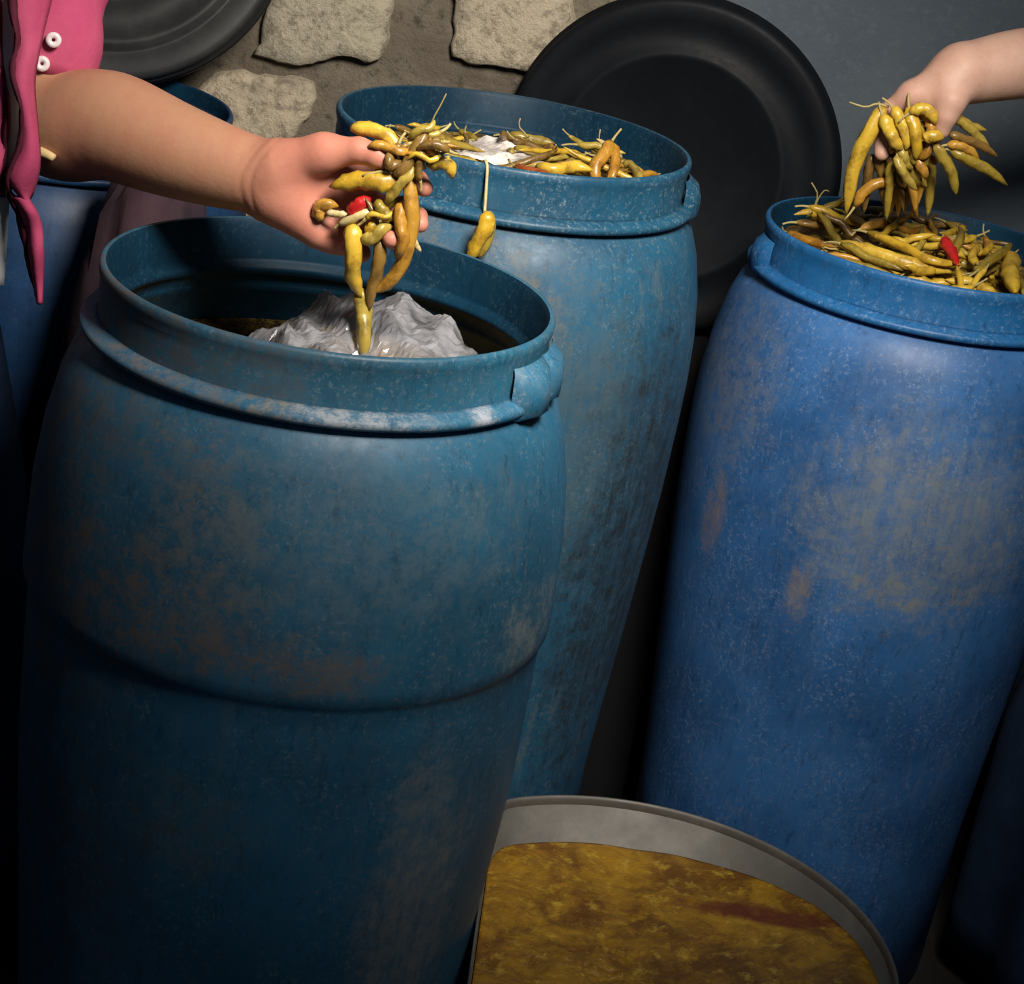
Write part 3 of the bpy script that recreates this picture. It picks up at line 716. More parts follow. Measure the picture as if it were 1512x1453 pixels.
# ------------------------------------------------------------------ bodies: signed distance shapes meshed to one skin
def cone(p, a, b, ra, rb):
    a, b = np.array(a, np.float32), np.array(b, np.float32); ab = b - a; d = p - a
    t = np.clip((d @ ab) / max(float(ab @ ab), 1e-9), 0, 1)
    return np.linalg.norm(d - t[..., None] * ab, axis=-1) - (ra + t * (rb - ra))
def ell(p, c, r):
    q = (p - np.array(c, np.float32)) / np.array(r, np.float32); k = np.linalg.norm(q, axis=-1)
    return (k - 1) * min(r)
def smin(a, b, k):
    h = np.clip(.5 + .5 * (b - a) / k, 0, 1); return b + (a - b) * h - k * h * (1 - h)
def surface_net(sdf, lo, hi, h):
    lo = np.array(lo, np.float32); n = np.ceil((np.array(hi) - lo) / h).astype(int) + 1
    g = np.stack(np.meshgrid(*[lo[i] + h * np.arange(n[i], dtype=np.float32) for i in range(3)], indexing='ij'), -1)
    C_ = 4
    if min(n) > 12:
        cg = g[::C_, ::C_, ::C_]; cf = np.abs(sdf(cg)) < h * C_ * 2.6
        near = np.repeat(np.repeat(np.repeat(cf, C_, 0), C_, 1), C_, 2)[:n[0], :n[1], :n[2]]
        near2 = near.copy()
        for ax in range(3):      # cover the cells round each coarse sample
            near2 |= np.roll(near2, -C_, ax)
        cs = np.repeat(np.repeat(np.repeat(sdf(cg), C_, 0), C_, 1), C_, 2)[:n[0], :n[1], :n[2]]
        Fv = cs.astype(np.float32); Fv[near2] = sdf(g[near2])
    else: Fv = sdf(g)
    s = Fv < 0; acc = np.zeros(tuple(n - 1) + (3,), np.float32); cnt = np.zeros(tuple(n - 1), np.float32)
    c = [(i, j, k) for i in (0, 1) for j in (0, 1) for k in (0, 1)]
    def sub(A, o): return A[o[0]:o[0] + n[0] - 1, o[1]:o[1] + n[1] - 1, o[2]:o[2] + n[2] - 1]
    for a in c:
        for ax in range(3):
            if a[ax]: continue
            b = list(a); b[ax] = 1
            fa, fb = sub(Fv, a), sub(Fv, b); m = (fa < 0) != (fb < 0)
            t = np.where(m, fa / np.where(m, fa - fb, 1), 0)
            pt = np.zeros(acc.shape, np.float32) + np.array(a, np.float32); pt[..., ax] += t
            acc[m] += pt[m]; cnt[m] += 1
    act = cnt > 0; idx = -np.ones(act.shape, int); idx[act] = np.arange(act.sum())
    cells = np.argwhere(act)
    v = lo + h * (cells + acc[act] / cnt[act][:, None])
    faces = []
    for ax in range(3):
        sh = [slice(None)] * 3; s0, s1 = list(sh), list(sh); s0[ax] = slice(0, -1); s1[ax] = slice(1, None)
        m = s[tuple(s0)] != s[tuple(s1)]; e = np.argwhere(m); flip = s[tuple(s0)][m]
        u, w_ = (ax + 1) % 3, (ax + 2) % 3
        ok = (e[:, u] > 0) & (e[:, w_] > 0) & (e[:, u] < n[u] - 1) & (e[:, w_] < n[w_] - 1); e, flip = e[ok], flip[ok]
        du, dw = np.eye(3, dtype=int)[u], np.eye(3, dtype=int)[w_]
        q = np.stack([idx[tuple((e - o).T)] for o in (du * 0, du, du + dw, dw)], 1)
        q[~flip] = q[~flip][:, ::-1]; faces.append(q)
    return v, np.concatenate(faces)
def chain(p, pts, rad, k=.004):
    d = None
    for i in range(len(pts) - 1):
        c = cone(p, pts[i], pts[i + 1], rad[i], rad[i + 1]); d = c if d is None else smin(d, c, k)
    return d
def smooth_limb(pts, rad, n=26):
    q = catmull(pts, n); r = [v.x for v in catmull([Vector((t, 0, 0)) for t in rad], n)]; return q, r
def hand_sdf(p, arm, arm_r, palm, fingers, k=.014):
    d = chain(p, arm, arm_r, .012)
    for a, b, ra, rb in palm: d = smin(d, cone(p, a, b, ra, rb), .016)
    out = d
    for pts, rad in fingers: out = np.minimum(out, smin(d, chain(p, pts, rad), k))
    return out
def bounds(pts, m):
    a = np.array([tuple(q) for q in pts]); return a.min(0) - m, a.max(0) + m

def torso_sdf(c, face, h_sh, h_hip, arms):
    """plain standing body: torso, neck, head with nose, ears and brow, legs, hidden arms"""
    c = Vector((c[0], c[1], 0)); fd = Vector(face).normalized(); sd = Vector((fd.y, -fd.x, 0)); z = Vector((0, 0, 1))
    q = lambda s, f_, hgt: c + sd * s + fd * f_ + z * hgt
    hc = q(0, .05, h_sh + .235)
    def f(p):
        d = chain(p, [q(0, 0, h_hip), q(0, .01, h_hip + .2), q(0, 0, h_sh - .12)], [.125, .105, .12], .05)
        for s in (-1, 1):
            d = smin(d, cone(p, q(s * .07, 0, h_hip), q(s * .12, 0, h_sh - .06), .10, .07), .06)
            d = smin(d, cone(p, q(0, -.01, h_sh + .02), q(s * .165, 0, h_sh - .025), .045, .05), .05)
            d = smin(d, chain(p, [q(s * .085, 0, h_hip - .04), q(s * .09, .02, FZ + .46), q(s * .09, 0, FZ + .09)], [.09, .056, .037], .02), .04)
            d = smin(d, cone(p, q(s * .09, -.02, FZ + .04), q(s * .10, .14, FZ + .032), .036, .03), .02)
        d = smin(d, cone(p, q(0, -.01, h_sh), q(0, .02, h_sh + .13), .052, .05), .03)
        hd = ell(p, hc + z * .03, (.077, .090, .095)); hd = smin(hd, ell(p, hc + fd * .025 - z * .045, (.055, .060, .070)), .03)
        hd = smin(hd, cone(p, hc + fd * .088 + z * .022, hc + fd * .105 - z * .018, .007, .013), .012)
        hd = smin(hd, cone(p, hc + fd * .083 - z * .052 - sd * .018, hc + fd * .083 - z * .052 + sd * .018, .008, .008), .008)
        for s in (-1, 1):
            hd = smin(hd, ell(p, hc + sd * s * .078, (.014, .016, .030)), .008)
            hd = np.maximum(hd, -(np.linalg.norm(p - np.array(hc + fd * .095 + sd * s * .032 + z * .022, np.float32), axis=-1) - .016)) 
        d = smin(d, hd, .025)
        for pts, rad in arms: d = smin(d, chain(p, pts, rad, .02), .03)
        return d
    return f, q, hc, fd, sd
def make_person(label, c, face, h_sh, h_hip, skin, arm_fn, arm_lo, arm_hi, arms):
    root = empty('person', (c[0], c[1], FZ)); tag(root, label, 'person')
    tf, q, hc, fd, sd = torso_sdf(c, face, h_sh, h_hip, arms)
    v1, f1 = surface_net(tf, (c[0] - .42, c[1] - .42, FZ - .02), (c[0] + .42, c[1] + .42, h_sh + .40), .011)
    v2, f2 = surface_net(arm_fn, arm_lo, arm_hi, .0024)
    o = link('body', np.concatenate([v1, v2]) - np.array([c[0], c[1], FZ]), list(f1) + list(f2 + len(v1)), None, root)
    # skin material works in world-like coordinates
    o.data.materials.append(skin)
    off = Vector((-c[0], -c[1], -FZ))
    for s in (-1, 1):
        e = hc + fd * .079 + sd * s * .032 + Vector((0, 0, .022)) + off
        vv, ff = lathe([(.0001, -.012), (.009, -.008), (.012, 0), (.009, .008), (.0001, .012)], 12); link('eye', [Vector(a) + e for a in vv], ff, M_EYE, root)
    hv, hf = surface_net(lambda p: np.maximum(ell(p, hc + Vector((0, 0, .036)) - fd * .006, (.087, .098, .103)), (p - np.array(hc + fd * .035, np.float32)) @ np.array(fd + Vector((0, 0, -.75)), np.float32)), hc - Vector((.13, .13, .13)), hc + Vector((.13, .13, .16)), .006)
    link('hair', hv + np.array(off), hf, M_HAIR, root)
    return root, q, off, fd, sd

# ---- first person: tan left arm reaching in over the banded drum
Y1 = 2.20
elbow = P(72, 166, 2.33); sh1 = Vector((-.640, 2.405, 1.235))
A1 = [Vector((-.72, 2.50, 1.235)), sh1, elbow, P(160, 184, 2.29), P(250, 219, 2.255), P(330, 246, 2.23), P(396, 264, 2.215), P(430, 278, 2.21)]
R1 = [.054, .052, .056, .0555, .048, .040, .0335, .030]
A1s, R1s = smooth_limb(A1, R1)
def Q(px, py, d): return P(px, py, Y1 + d)
palm1 = [(Q(400, 255, .01), Q(532, 262, .022), .028, .014), (Q(405, 268, .012), Q(530, 298, .026), .026, .014), (Q(405, 282, .012), Q(518, 332, .024), .026, .013),
         (Q(405, 292, .008), Q(492, 352, .012), .026, .014), (Q(420, 243, .0), Q(478, 226, -.012), .027, .019), (Q(425, 300, .0), Q(470, 342, -.002), .022, .017), (Q(470, 262, .018), Q(490, 330, .018), .020, .018)]
f1 = [([Q(478, 226, -.012), Q(530, 222, -.022), Q(556, 230, -.026), Q(572, 239, -.028)], [.0185, .0135, .0125, .0100]),
      ([Q(532, 262, .022), Q(592, 258, .036), Q(617, 266, .022), Q(627, 278, .004)], [.013, .0105, .0100, .0092]),
      ([Q(530, 298, .026), Q(596, 308, .040), Q(617, 320, .024), Q(620, 331, .002)], [.013, .0105, .0100, .0092]),
      ([Q(518, 332, .024), Q(572, 350, .034), Q(592, 361, .000), Q(577, 353, -.034)], [.0125, .0102, .0098, .0092]),
      ([Q(492, 352, .012), Q(530, 372, .018), Q(534, 374, -.004), Q(514, 364, -.022)], [.0120, .0095, .0090, .0082])]
w_n = (A1[-1] - A1[-3]).normalized(); w_c = P(400, 265, 2.215)
def arm_fn1(p):
    # skin folds across the inner wrist
    t = (p - np.array(w_c, np.float32)) @ np.array(w_n, np.float32) + .006 * np.sin(p[..., 2] * 60)
    near = np.exp(-(np.linalg.norm(p - np.array(w_c, np.float32), axis=-1) / .05) ** 4)
    return hand_sdf(p, A1s, R1s, palm1, f1) + near * (0.0013 * np.exp(-(t / .0028) ** 2) + .0009 * np.exp(-((t + .012) / .0028) ** 2))
lo, hi = bounds(A1 + [q for f_ in f1 for q in f_[0]], .075)
oth = [([Vector((-1.035, 2.53, 1.22)), Vector((-1.07, 2.44, .96)), Vector((-1.02, 2.30, .78)), Vector((-1.0, 2.25, .72)), Vector((-.985, 2.21, .655))], [.050, .042, .028, .030, .018])]
p1, q1, off1, fd1, sd1 = make_person('person in pink cardigan with tan arm holding peppers over banded drum', (-.875, 2.49), (.25, -.97, 0), 1.265, .74, M_SKIN1, arm_fn1, lo, hi, oth)
def ch1(name, v, f, m, smooth=True):
    return link(name, [Vector(a) + off1 for a in v], f, m, p1, smooth)
def cloth_net(name, fn, lo, hi, h, m, par, off):
    v, f = surface_net(fn, lo, hi, h); return link(name, v + np.array(off), f, m, par)
# grey shirt, skirt, sleeve, cardigan
def shirt_fn(p):
    d = chain(p, [q1(0, 0, .74), q1(0, .01, .97), q1(0, 0, 1.155)], [.150, .128, .138], .05)
    for s in (-1, 1):
        d = smin(d, cone(p, q1(s * .075, 0, .76), q1(s * .12, 0, 1.205), .118, .084), .06)
        d = smin(d, cone(p, q1(0, -.01, 1.27), q1(s * .165, 0, 1.24), .05, .062), .05)
    cut = float(q1(0, 0, 1.305).z)
    return np.maximum(np.maximum(d, p[..., 2] - cut), 0.70 - p[..., 2]) + .003 * np.sin(p[..., 0] * 40 + p[..., 2] * 9)
cloth_net('shirt', shirt_fn, (-1.3, 2.2, .68), (-.45, 2.9, 1.4), .010, M_SHIRT, p1, off1)
def cardigan_fn(p):
    d = shirt_fn(p) - .009; r_ = p - np.array(q1(0, 0, 0), np.float32)
    side = r_ @ np.array(sd1, np.float32); front = r_ @ np.array(fd1, np.float32)
    gap = np.maximum(np.abs(side) - .075 - .02 * (1.2 - p[..., 2]), -front)      # open down the front
    return np.maximum(np.maximum(d, -(shirt_fn(p) - .003)), -gap)
cloth_net('cardigan_body', cardigan_fn, (-1.3, 2.2, .66), (-.45, 2.9, 1.42), .0055, M_PINK, p1, off1)
v, f = [], []
for k in range(15):
    t = k / 14
    for i in range(96):
        a = 2 * math.pi * i / 96; r = .165 + .085 * min(1, t * 2.2) + .02 * t + .012 * math.sin(a * 9 + t) * min(1, t * 3)
        v.append(Vector((-.875, 2.48, 0)) + Vector((r * 1.06 * math.cos(a), r * .92 * math.sin(a), .92 + (FZ + .10 - .92) * t)))
for k in range(14):
    for i in range(96): f.append((k * 96 + i, (k + 1) * 96 + i, (k + 1) * 96 + (i + 1) % 96, k * 96 + (i + 1) % 96))
sk = ch1('skirt', v, f, M_SKIRT); sk.modifiers.new('thickness', 'SOLIDIFY').thickness = .003
# sleeve: loose tube round the upper arm, open at the elbow
sl = catmull([Vector((-.735, 2.515, 1.24)), P(72, -75, 2.40), P(76, 10, 2.36), P(60, 102, 2.346)], 14)
vs_, fs_ = tube(sl, [.060 + .003 * math.sin(i * 1.3) + (.003 if i > 11 else 0) for i in range(14)], 36, cap=False, rib=.02)
so = ch1('sleeve', vs_, fs_, M_PINK); so.modifiers.new('thickness', 'SOLIDIFY').thickness = .004
def other_sleeve():
    a, b = Vector((-1.035, 2.53, 1.23)), Vector((-1.07, 2.45, .99)); pth = catmull([a, b], 10)
    ch1('sleeve', *tube(pth, [.065] * 10, 30, cap=False), M_PINK).modifiers.new('thickness', 'SOLIDIFY').thickness = .004
other_sleeve()
for bx, by in ((79, 59), (62, 94)):
    c0 = P(bx, by, 2.2875); nn = (Vector((0, 0, CAM_H)) - c0).normalized(); qq = nn.to_track_quat('Z', 'Y')
    bv, bf = lathe([(.0018, .0), (.0022, .003), (.0055, .0042), (.0082, .003), (.0086, 0), (.0082, -.002), (.0018, -.002)], 24, closed=True)
    bo = ch1('button', [qq @ Vector(a) + c0 for a in bv], bf, M_BUTTON); bo.parent = so
def ribbon(name, left, right, mat, depth_wave=.012, n=40, m=8, th=.004, base=2.2):
    L, Rr = catmull([Vector((a, b, c)) for a, b, c in left], n), catmull([Vector((a, b, c)) for a, b, c in right], n)
    v, f = [], []
    for i in range(n):
        for k in range(m):
            s = k / (m - 1); t = L[i].lerp(Rr[i], s)
            v.append(P(t.x, t.y, t.z - depth_wave * math.sin(s * math.pi) + .004 * math.sin(i * .5 + s * 3)))
    for i in range(n - 1):
        for k in range(m - 1): f.append((i * m + k, (i + 1) * m + k, (i + 1) * m + k + 1, i * m + k + 1))
    o = ch1(name, v, f, mat); md = o.modifiers.new('thickness', 'SOLIDIFY'); md.thickness = th; md.offset = 0; return o
cf_ = ribbon('cardigan_front', [(12, -170, 2.34), (14, -60, 2.30), (20, 12, 2.26), (26, 60, 2.245), (18, 105, 2.235), (32, 160, 2.225), (30, 212, 2.225), (13, 262, 2.225), (36, 296, 2.235)],
       [(110, -170, 2.36), (90, -60, 2.31), (72, 12, 2.28), (58, 70, 2.262), (50, 122, 2.25), (54, 182, 2.24), (58, 240, 2.235), (49, 282, 2.235), (40, 297, 2.235)], M_PINK)
ct_ = ribbon('cardigan_tie', [(14, 288, 2.236), (34, 318, 2.236), (44, 370, 2.236), (55, 440, 2.24), (57, 447, 2.24)], [(42, 294, 2.23), (60, 330, 2.23), (63, 385, 2.234), (61, 440, 2.24), (59, 448, 2.24)], M_PINK, .010)
ft_ = ribbon('front_trim', [(10, -60, 2.275), (14, 12, 2.25), (23, 60, 2.238), (15, 105, 2.228), (29, 160, 2.220), (27, 212, 2.220), (9, 262, 2.220), (14, 290, 2.23)],
       [(18, -60, 2.28), (24, 12, 2.255), (29, 60, 2.242), (21, 105, 2.232), (34, 160, 2.224), (32, 212, 2.224), (15, 262, 2.222), (20, 292, 2.23)], M_PINKD, .003, m=4)
tl_ = ribbon('tie_lining', [(10, 286, 2.24), (24, 318, 2.24), (36, 370, 2.243), (52, 436, 2.247)], [(20, 290, 2.24), (40, 318, 2.24), (50, 370, 2.243), (58, 440, 2.247)], M_PINKD, .003, m=4)
ff_ = ribbon('far_front', [(-60, -60, 2.31), (-50, 60, 2.28), (-40, 160, 2.26), (-30, 262, 2.25), (-12, 290, 2.25)], [(-6, -60, 2.30), (-4, 60, 2.268), (9, 160, 2.25), (6, 240, 2.245), (4, 288, 2.245)], M_PINK, .010)
fft_ = ribbon('far_front_trim', [(-8, -60, 2.296), (-6, 60, 2.264), (7, 160, 2.246), (3, 240, 2.24), (0, 290, 2.24)], [(1, -60, 2.30), (2, 60, 2.268), (13, 160, 2.25), (9, 240, 2.244), (6, 292, 2.242)], M_PINKD, .002, m=3)
ribbon('shirt_tail', [(-40, -60, 2.32), (-40, 20, 2.29), (-40, 160, 2.272), (-40, 300, 2.27), (-40, 430, 2.28)], [(14, -60, 2.315), (18, 12, 2.285), (30, 150, 2.262), (14, 280, 2.262), (6, 420, 2.275)], M_SHIRT, .01)
ft_.parent = cf_; tl_.parent = ct_; fft_.parent = ff_
pc = catmull([P(50, 222, 2.255), P(64, 226, 2.25), P(80, 233, 2.245)], 6)
ch1('cord_end', *tube(pc, [.005, .0055, .006, .0055, .005, .004], 8), M_CORD)

# ---- second person: fair right arm reaching in from the side
def W2(px, py, d): return P(px, py, 2.93 + d)
el2 = P(1700, 68, 3.03); sh2 = Vector((1.05, 3.20, 1.30))
A2 = [sh2, el2, P(1600, 84, 3.0), P(1500, 95, 2.965), P(1440, 106, 2.945), P(1412, 110, 2.94)]
R2 = [.050, .046, .046, .0425, .0365, .0335]
A2s, R2s = smooth_limb(A2, R2)
palm2 = [(W2(1418, 104, .0), W2(1345, 140, -.010), .031, .0150), (W2(1418, 106, .02), W2(1345, 138, .018), .029, .0150), (W2(1420, 108, .03), W2(1352, 146, .040), .028, .0145),
         (W2(1420, 112, .03), W2(1362, 156, .058), .026, .014), (W2(1416, 122, -.008), W2(1404, 150, -.030), .026, .0185), (W2(1395, 128, -.012), W2(1372, 142, -.012), .024, .020)]
f2 = [([W2(1404, 150, -.030), W2(1397, 172, -.036), W2(1390, 192, -.034)], [.0185, .0150, .0120]),
      ([W2(1345, 140, -.010), W2(1316, 160, -.004), W2(1303, 196, -.004), W2(1302, 226, -.014)], [.0150, .0120, .0112, .0105]),
      ([W2(1345, 138, .018), W2(1312, 162, .026), W2(1304, 204, .024), W2(1312, 236, .012)], [.0150, .0118, .0110, .0100]),
      ([W2(1352, 146, .040), W2(1320, 172, .050), W2(1314, 210, .046), W2(1324, 240, .032)], [.0145, .0115, .0106, .0098]),
      ([W2(1362, 156, .058), W2(1336, 180, .068), W2(1330, 208, .064), W2(1338, 232, .052)], [.0135, .0105, .0098, .009])]
arm_fn2 = lambda p: hand_sdf(p, A2s, R2s, palm2, f2)
lo, hi = bounds(A2 + [q for f_ in f2 for q in f_[0]], .075)
oth2 = [([Vector((1.22, 2.86, 1.26)), Vector((1.20, 2.80, .98)), Vector((1.10, 2.78, .78)), Vector((1.08, 2.77, .70)), Vector((1.07, 2.77, .64))], [.050, .042, .028, .030, .018])]
p2, q2, off2, fd2, sd2 = make_person('person whose fair arm reaches in, gripping peppers over bright drum', (1.115, 3.0), (-1, -.05, 0), 1.32, .78, M_SKIN2, arm_fn2, lo, hi, oth2)
def shirt2_fn(p):
    d = chain(p, [q2(0, 0, .40), q2(0, .01, 1.0), q2(0, 0, 1.21)], [.165, .132, .140], .05)
    for s in (-1, 1):
        d = smin(d, cone(p, q2(s * .08, 0, .40), q2(s * .12, 0, 1.26), .130, .086), .06)
        d = smin(d, cone(p, q2(0, -.01, 1.325), q2(s * .165, 0, 1.295), .05, .064), .05)
    return np.maximum(np.maximum(d, p[..., 2] - 1.355), .25 - p[..., 2]) + .003 * np.sin(p[..., 1] * 40 + p[..., 2] * 9)
cloth_net('tunic', shirt2_fn, (.85, 2.68, .2), (1.55, 3.41, 1.42), .010, M_DARKC, p2, off2)
for a, b, r in ((sh2 + Vector((.05, 0, .0)), el2 + (sh2 - el2) * .16, .062), (Vector((1.22, 2.86, 1.27)), Vector((1.20, 2.80, 1.02)), .060)):
    link('sleeve', [Vector(t) + off2 for t in tube(catmull([a, b], 10), [r] * 10, 30, cap=False)[0]], tube(catmull([a, b], 10), [r] * 10, 30, cap=False)[1], M_DARKC, p2).modifiers.new('thickness', 'SOLIDIFY').thickness = .004

v, f = [], []
for k in range(15):
    t = k / 14
    for i in range(96):
        a = 2 * math.pi * i / 96; r = .170 + .13 * min(1, t * 1.8) + .014 * math.sin(a * 10 + t) * min(1, t * 3)
        v.append(Vector((0, 0, -FZ)) + Vector((r * math.cos(a), r * math.sin(a), .80 + (FZ + .06 - .80) * t)))
for k in range(14):
    for i in range(96): f.append((k * 96 + i, (k + 1) * 96 + i, (k + 1) * 96 + (i + 1) % 96, k * 96 + (i + 1) % 96))
link('skirt', v, f, M_SKIRT, p2).modifiers.new('thickness', 'SOLIDIFY').thickness = .003  # wide dark skirt, added to fill the shaded area right of the bright drum
# skin coordinates: the body meshes are local to their person, so shift the mask by the person's place
for person_, m_ in ((p1, M_SKIN1), (p2, M_SKIN2)):
    for n_ in m_.node_tree.nodes:
        if n_.type == 'SEPXYZ':
            ad = m_.node_tree.nodes.new('ShaderNodeVectorMath'); ad.operation = 'ADD'; ad.inputs[1].default_value = person_.location
            src = n_.inputs[0].links[0].from_socket; m_.node_tree.links.new(src, ad.inputs[0]); m_.node_tree.links.new(ad.outputs[0], n_.inputs[0])

# ------------------------------------------------------------------ peppers in the hands
HELD = []
def relax(held, fn, soft=.80, n=13, rounds=40):
    """move the paths apart until they only press on each other and on the skin"""
    X = np.array([[tuple(p) for p in catmull(h[0], n)] for h in held]); R = np.array([pepper_radii(n, h[1]) for h in held]) * 1.04
    m = len(held); own = np.repeat(np.arange(m), n); rr = R.ravel(); mob = np.repeat([h[6] for h in held], n)
    for it in range(rounds):
        F = X.reshape(-1, 3); D = F[:, None] - F[None]; L = np.sqrt((D ** 2).sum(2)) + 1e-9; want = soft * (rr[:, None] + rr[None])
        pen = np.where((own[:, None] != own[None]) & (L < want), want - L, 0); w = mob[:, None] / (mob[:, None] + mob[None])
        mv = (D / L[..., None] * (pen * w)[..., None]).sum(1) / np.maximum((pen > 0).sum(1), 1)[:, None] * .8
        d = fn(F.astype(np.float32)) - rr + .0012; g = np.stack([fn((F + np.eye(3)[a] * .0008).astype(np.float32)) - fn((F - np.eye(3)[a] * .0008).astype(np.float32)) for a in range(3)], 1)
        g /= np.linalg.norm(g, axis=1, keepdims=True) + 1e-6; mv += np.where(d < 0, -d, 0)[:, None] * g * .9
        mv = mv.reshape(m, n, 3); sm = mv.copy()
        for _ in range(2): sm[:, 1:-1] = (sm[:, :-2] + 2 * sm[:, 1:-1] + sm[:, 2:]) / 4
        X += .5 * mv + .5 * sm
        Y = X.copy(); Y[:, 1:-1] = (X[:, :-2] + 2 * X[:, 1:-1] + X[:, 2:]) / 4; X = .9 * X + .1 * Y
    def skin(x): return fn(np.asarray(x, np.float32))
    for k in range(m):                                       # last: whole peppers out of the flesh, and none left hanging in the air
        for _ in range(30):
            d = skin(X[k]) - R[k] + .0012; i = int(d.argmin())
            if d[i] > -.0015: break
            g = np.array([skin(X[k][i:i + 1] + e * .0008)[0] - skin(X[k][i:i + 1] - e * .0008)[0] for e in np.eye(3)]); X[k] += g / (np.linalg.norm(g) + 1e-6) * -d[i] * .7
        oth = np.concatenate([X[q] for q in range(m) if q != k]); orr = np.concatenate([R[q] for q in range(m) if q != k])
        D = oth[None] - X[k][:, None]; L = np.sqrt((D ** 2).sum(2)); gap = L - R[k][:, None] - orr[None] * .9
        if gap.min() > -.0005 and (skin(X[k]) - R[k]).min() > -.0005:
            a, b = np.unravel_index(gap.argmin(), gap.shape); X[k] += D[a, b] / L[a, b] * (gap.min() + .0022)
    for h, x in zip(held, X):
        p = [Vector(q) for q in x]; st = h[5]
        if st and skin([tuple(q) for q in catmull(stem_path(catmull(p, 16), st), 5)[2:]]).min() < .0015: st = 0   # its stem end is hidden in the grip
        pepper(p, h[1], h[2], h[3], h[4], st)
    held.clear()
def H1(pts, r, kind, label, stem=.018, group=G1): HELD.append(([Q(*p) for p in pts], r, kind, label, group, stem, 1.0 if 'tangled' in group else .35))
H1([(518, 190, -.005), (548, 190, -.008), (576, 202, -.012), (592, 226, -.018)], .0080, 'yellow', 'yellow pepper resting on top of the tan thumb')
H1([(594, 260, -.026), (560, 262, -.032), (524, 268, -.030), (486, 276, -.024)], .0105, 'yellow', 'fat yellow pepper lying under the tan thumb', .006)
H1([(470, 325, -.014), (468, 310, -.018), (480, 300, -.022), (500, 305, -.022)], .0075, 'amber', 'amber pepper curled at the heel of tan palm', 0)
H1([(482, 314, -.026), (500, 316, -.030), (514, 316, -.030)], .0038, 'pale', 'pale slit pepper scrap lying across the tan palm', 0)
H1([(500, 332, -.030), (520, 322, -.034), (540, 314, -.034), (556, 308, -.03)], .0045, 'pale', 'pale slim pepper slanting across tan palm below the red one', .006)
H1([(516, 318, -.026), (530, 304, -.028), (548, 292, -.028)], .0080, 'red', 'small red pepper in the middle of tan palm', 0)
H1([(520, 330, -.030), (524, 352, -.036), (520, 385, -.036), (522, 412, -.03), (534, 440, -.025)], .0095, 'yellow', 'yellow pepper hanging from tan palm into the long strand', .006)
H1([(530, 425, -.020), (538, 455, -.020), (538, 490, -.030), (537, 534, -.040)], .0092, 'olive', 'long olive strand pepper dangling down to the plastic film', 0)
H1([(602, 235, -.020), (604, 280, -.030), (606, 320, -.032), (602, 365, -.030), (592, 402, -.026), (566, 428, -.022), (540, 432, -.02)], .0082, 'amber', 'long amber pepper looping from tan fingers to the strand')
H1([(590, 300, -.030), (594, 330, -.034), (590, 360, -.034), (588, 385, -.03)], .0070, 'amber', 'amber pepper hanging between the tan fingertips', 0)
H1([(630, 242, -.018), (650, 238, -.020), (664, 244, -.020), (668, 264, -.018)], .0075, 'yellow', 'hooked yellow pepper jutting past the tan index fingertip', 0)
H1([(562, 352, -.030), (560, 385, -.030), (552, 420, -.026), (543, 460, -.024)], .0070, 'brown', 'brown pepper hanging beside the long dangling strand', 0)
H1([(552, 302, -.034), (566, 312, -.036), (574, 330, -.034)], .0068, 'olive', 'short olive pepper bent between tan palm and fingers', 0)
H1([(534, 348, -.034), (550, 352, -.038), (566, 344, -.036), (580, 334, -.032)], .0075, 'olive', 'olive pepper curled over the tan ring finger', 0)
H1([(560, 330, -.030), (548, 338, -.034), (540, 350, -.032)], .0060, 'yellow', 'short yellow pepper stub in the tan palm', 0)
H1([(606, 352, -.030), (614, 362, -.026), (622, 372, -.022)], .0028, 'pale', 'tiny pale scrap below the tan middle fingertip', 0)
H1([(576, 255, -.034), (592, 248, -.036), (606, 232, -.034), (622, 205, -.028), (634, 190, -.02)], .0066, 'brown', 'brown twisted pepper slanting up across the tan bunch', .03)
H1([(570, 300, -.036), (584, 280, -.040), (596, 262, -.040), (612, 240, -.034)], .0056, 'olive', 'slim olive pepper twisted up through the tan bunch', 0)
for i in range(36):
    x, y = random.uniform(574, 652), random.uniform(188, 268)
    if i > 24: x, y = random.uniform(540, 606), random.uniform(285, 352)
    elif y > 255 - (x - 572) * .2: y -= 30
    a = random.uniform(0, 6.28); l = random.uniform(14, 34); dd = random.uniform(-.038, -.004)
    ca, sa = math.cos(a), .8 * math.sin(a); w1, w2 = random.uniform(-11, 11), random.uniform(-11, 11)
    H1([(x - l * ca, y - l * sa, dd), (x - l * .35 * ca - w1 * sa, y - l * .35 * sa + w1 * ca, dd - .005), (x + l * .35 * ca - w2 * sa, y + l * .35 * sa + w2 * ca, dd - .005), (x + l * ca, y + l * sa, dd)], random.uniform(.0026, .0052), random.choice(('amber', 'olive', 'yellow', 'brown', 'brown')), 'small pepper tangled in the bunch held by the tan hand', .012, G1 + ', tangled')
relax(HELD, arm_fn1)
def H2(pts, r, kind, label, stem=.018, group=G2): HELD.append(([W2(*p) for p in pts], r, kind, label, group, stem, 1.0 if ',' in group else .35))
H2([(1306, 158, -.028), (1295, 182, -.032), (1270, 218, -.030), (1258, 262, -.024), (1249, 318, -.016)], .0115, 'yellow', 'long yellow pepper hanging from fair hand down to the heap', 0)
stalk([W2(1312, 158, -.028), W2(1295, 153, -.030), W2(1278, 158, -.030), W2(1254, 151, -.028)], .0019, 'thin stalk sticking out beside the fair hand knuckles', 'stalk at the fair hand')
H2([(1302, 170, -.036), (1310, 190, -.042), (1322, 208, -.044), (1332, 222, -.04)], .0095, 'yellow', 'yellow pepper bent over the fair index fingertip')
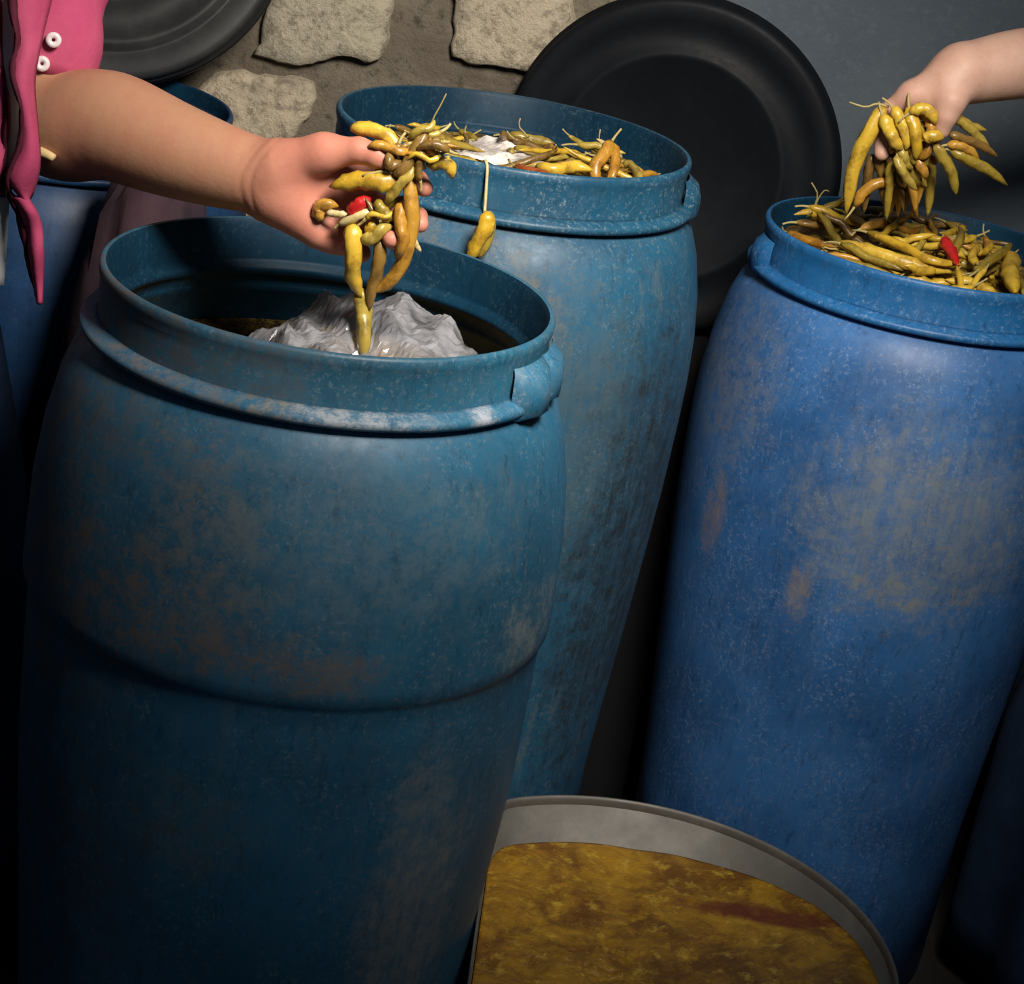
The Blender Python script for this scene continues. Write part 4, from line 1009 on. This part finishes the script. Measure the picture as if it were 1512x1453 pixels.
H2([(1318, 158, -.036), (1330, 176, -.042), (1340, 200, -.044), (1338, 222, -.042)], .0085, 'yellow', 'yellow pepper below the fair knuckles')
H2([(1342, 158, -.040), (1350, 185, -.050), (1356, 210, -.052), (1352, 236, -.046)], .0090, 'yellow', 'yellow pepper hanging midway under the fair hand')
H2([(1345, 170, -.046), (1362, 158, -.052), (1376, 168, -.054), (1382, 184, -.052)], .0085, 'yellow', 'yellow pepper arched beside the fair thumb')
H2([(1362, 206, -.054), (1376, 200, -.058), (1394, 204, -.056)], .0085, 'yellow', 'short yellow pepper under the fair thumb tip', .008)
H2([(1328, 215, -.034), (1336, 235, -.036), (1348, 250, -.032)], .0070, 'olive', 'olive pepper below the fair index fingertip', 0)
H2([(1380, 212, -.050), (1396, 238, -.046), (1408, 262, -.042), (1412, 288, -.038)], .0078, 'olive', 'pointed olive pepper drooping right of the fair thumb', 0)
H2([(1404, 222, -.036), (1428, 234, -.034), (1456, 248, -.030), (1488, 274, -.022)], .0078, 'olive', 'long olive pepper sticking out away from fair thumb', .008)
H2([(1394, 194, -.034), (1422, 205, -.027), (1448, 214, -.020), (1474, 232, -.012)], .0065, 'brown', 'brown pepper sticking out level with the fair thumb', .012)
H2([(1398, 168, -.018), (1426, 184, -.010), (1446, 204, -.004), (1462, 220, 0)], .0065, 'olive', 'olive pepper behind the fair thumb web', .014)
H2([(1398, 214, -.040), (1415, 214, -.040), (1432, 222, -.036), (1446, 236, -.03)], .0060, 'amber', 'amber pepper sticking out below the fair thumb', .01)
H2([(1404, 158, .010), (1434, 180, .014), (1462, 190, .016)], .0055, 'olive', 'slim olive pepper under the fair wrist', .014)
for i in range(24):
    x, y = random.uniform(1318, 1392), random.uniform(172, 258)
    a = random.uniform(.6, 2.6); l = random.uniform(16, 30); dd = random.uniform(-.040, .030)
    H2([(x - l * math.cos(a), y - l * math.sin(a), dd), (x + random.uniform(-6, 6), y, dd - .006), (x + l * math.cos(a), y + l * math.sin(a), dd)], random.uniform(.0055, .0080), random.choice(('amber', 'olive', 'yellow', 'brown')), 'pepper tangled in the bunch held by the fair hand', .014, G2 + ', tangled')
for i in range(13):
    x = random.uniform(1282, 1375); y0 = random.uniform(222, 240); dd = random.uniform(-.01, .05)
    H2([(x, y0, dd), (x + random.uniform(-8, 8), y0 + 28, dd), (x + random.uniform(-14, 6), y0 + 88, dd + .01)], random.uniform(.0055, .0078), random.choice(('amber', 'brown', 'olive')), 'pepper drawn up from the heap toward the fair hand', 0, G2 + ', drawn up')
H2([(1262, 305, .0), (1275, 282, .0), (1300, 266, .0), (1340, 265, .02), (1372, 272, .04)], .0078, 'amber', 'arched amber pepper rising from heap to the gripping hand', .022, G3)
relax(HELD, arm_fn2)

# ------------------------------------------------------------------ cloth bundle on the closed drum's near side
def bundle(name, C, rad, mat, label, seed, squash):
    v, f = [], []; n, m = 40, 24
    for j in range(m + 1):
        ph = math.pi * j / m
        for i in range(n):
            a = 2 * math.pi * i / n; d = Vector((math.sin(ph) * math.cos(a), math.sin(ph) * math.sin(a), math.cos(ph)))
            r = 1 + .22 * fbm(d * 2.2 + Vector((seed, 0, 0)), 4, True) - .1
            v.append((d.x * rad[0] * r, d.y * rad[1] * r, max(-rad[2] * .8, d.z * rad[2] * r)))
    for j in range(m):
        for i in range(n): f.append((j * n + i, (j + 1) * n + i, (j + 1) * n + (i + 1) % n, j * n + (i + 1) % n))
    o = link(name, v, f, mat); o.location = C; tag(o, label, 'sack'); return o
bundle('cloth_sack', (-.52, 2.70, FZ + .53), (.120, .115, .67), M_SACK, 'plum brown filled cloth sack standing behind the dusty banded drum', 2.0, 1)
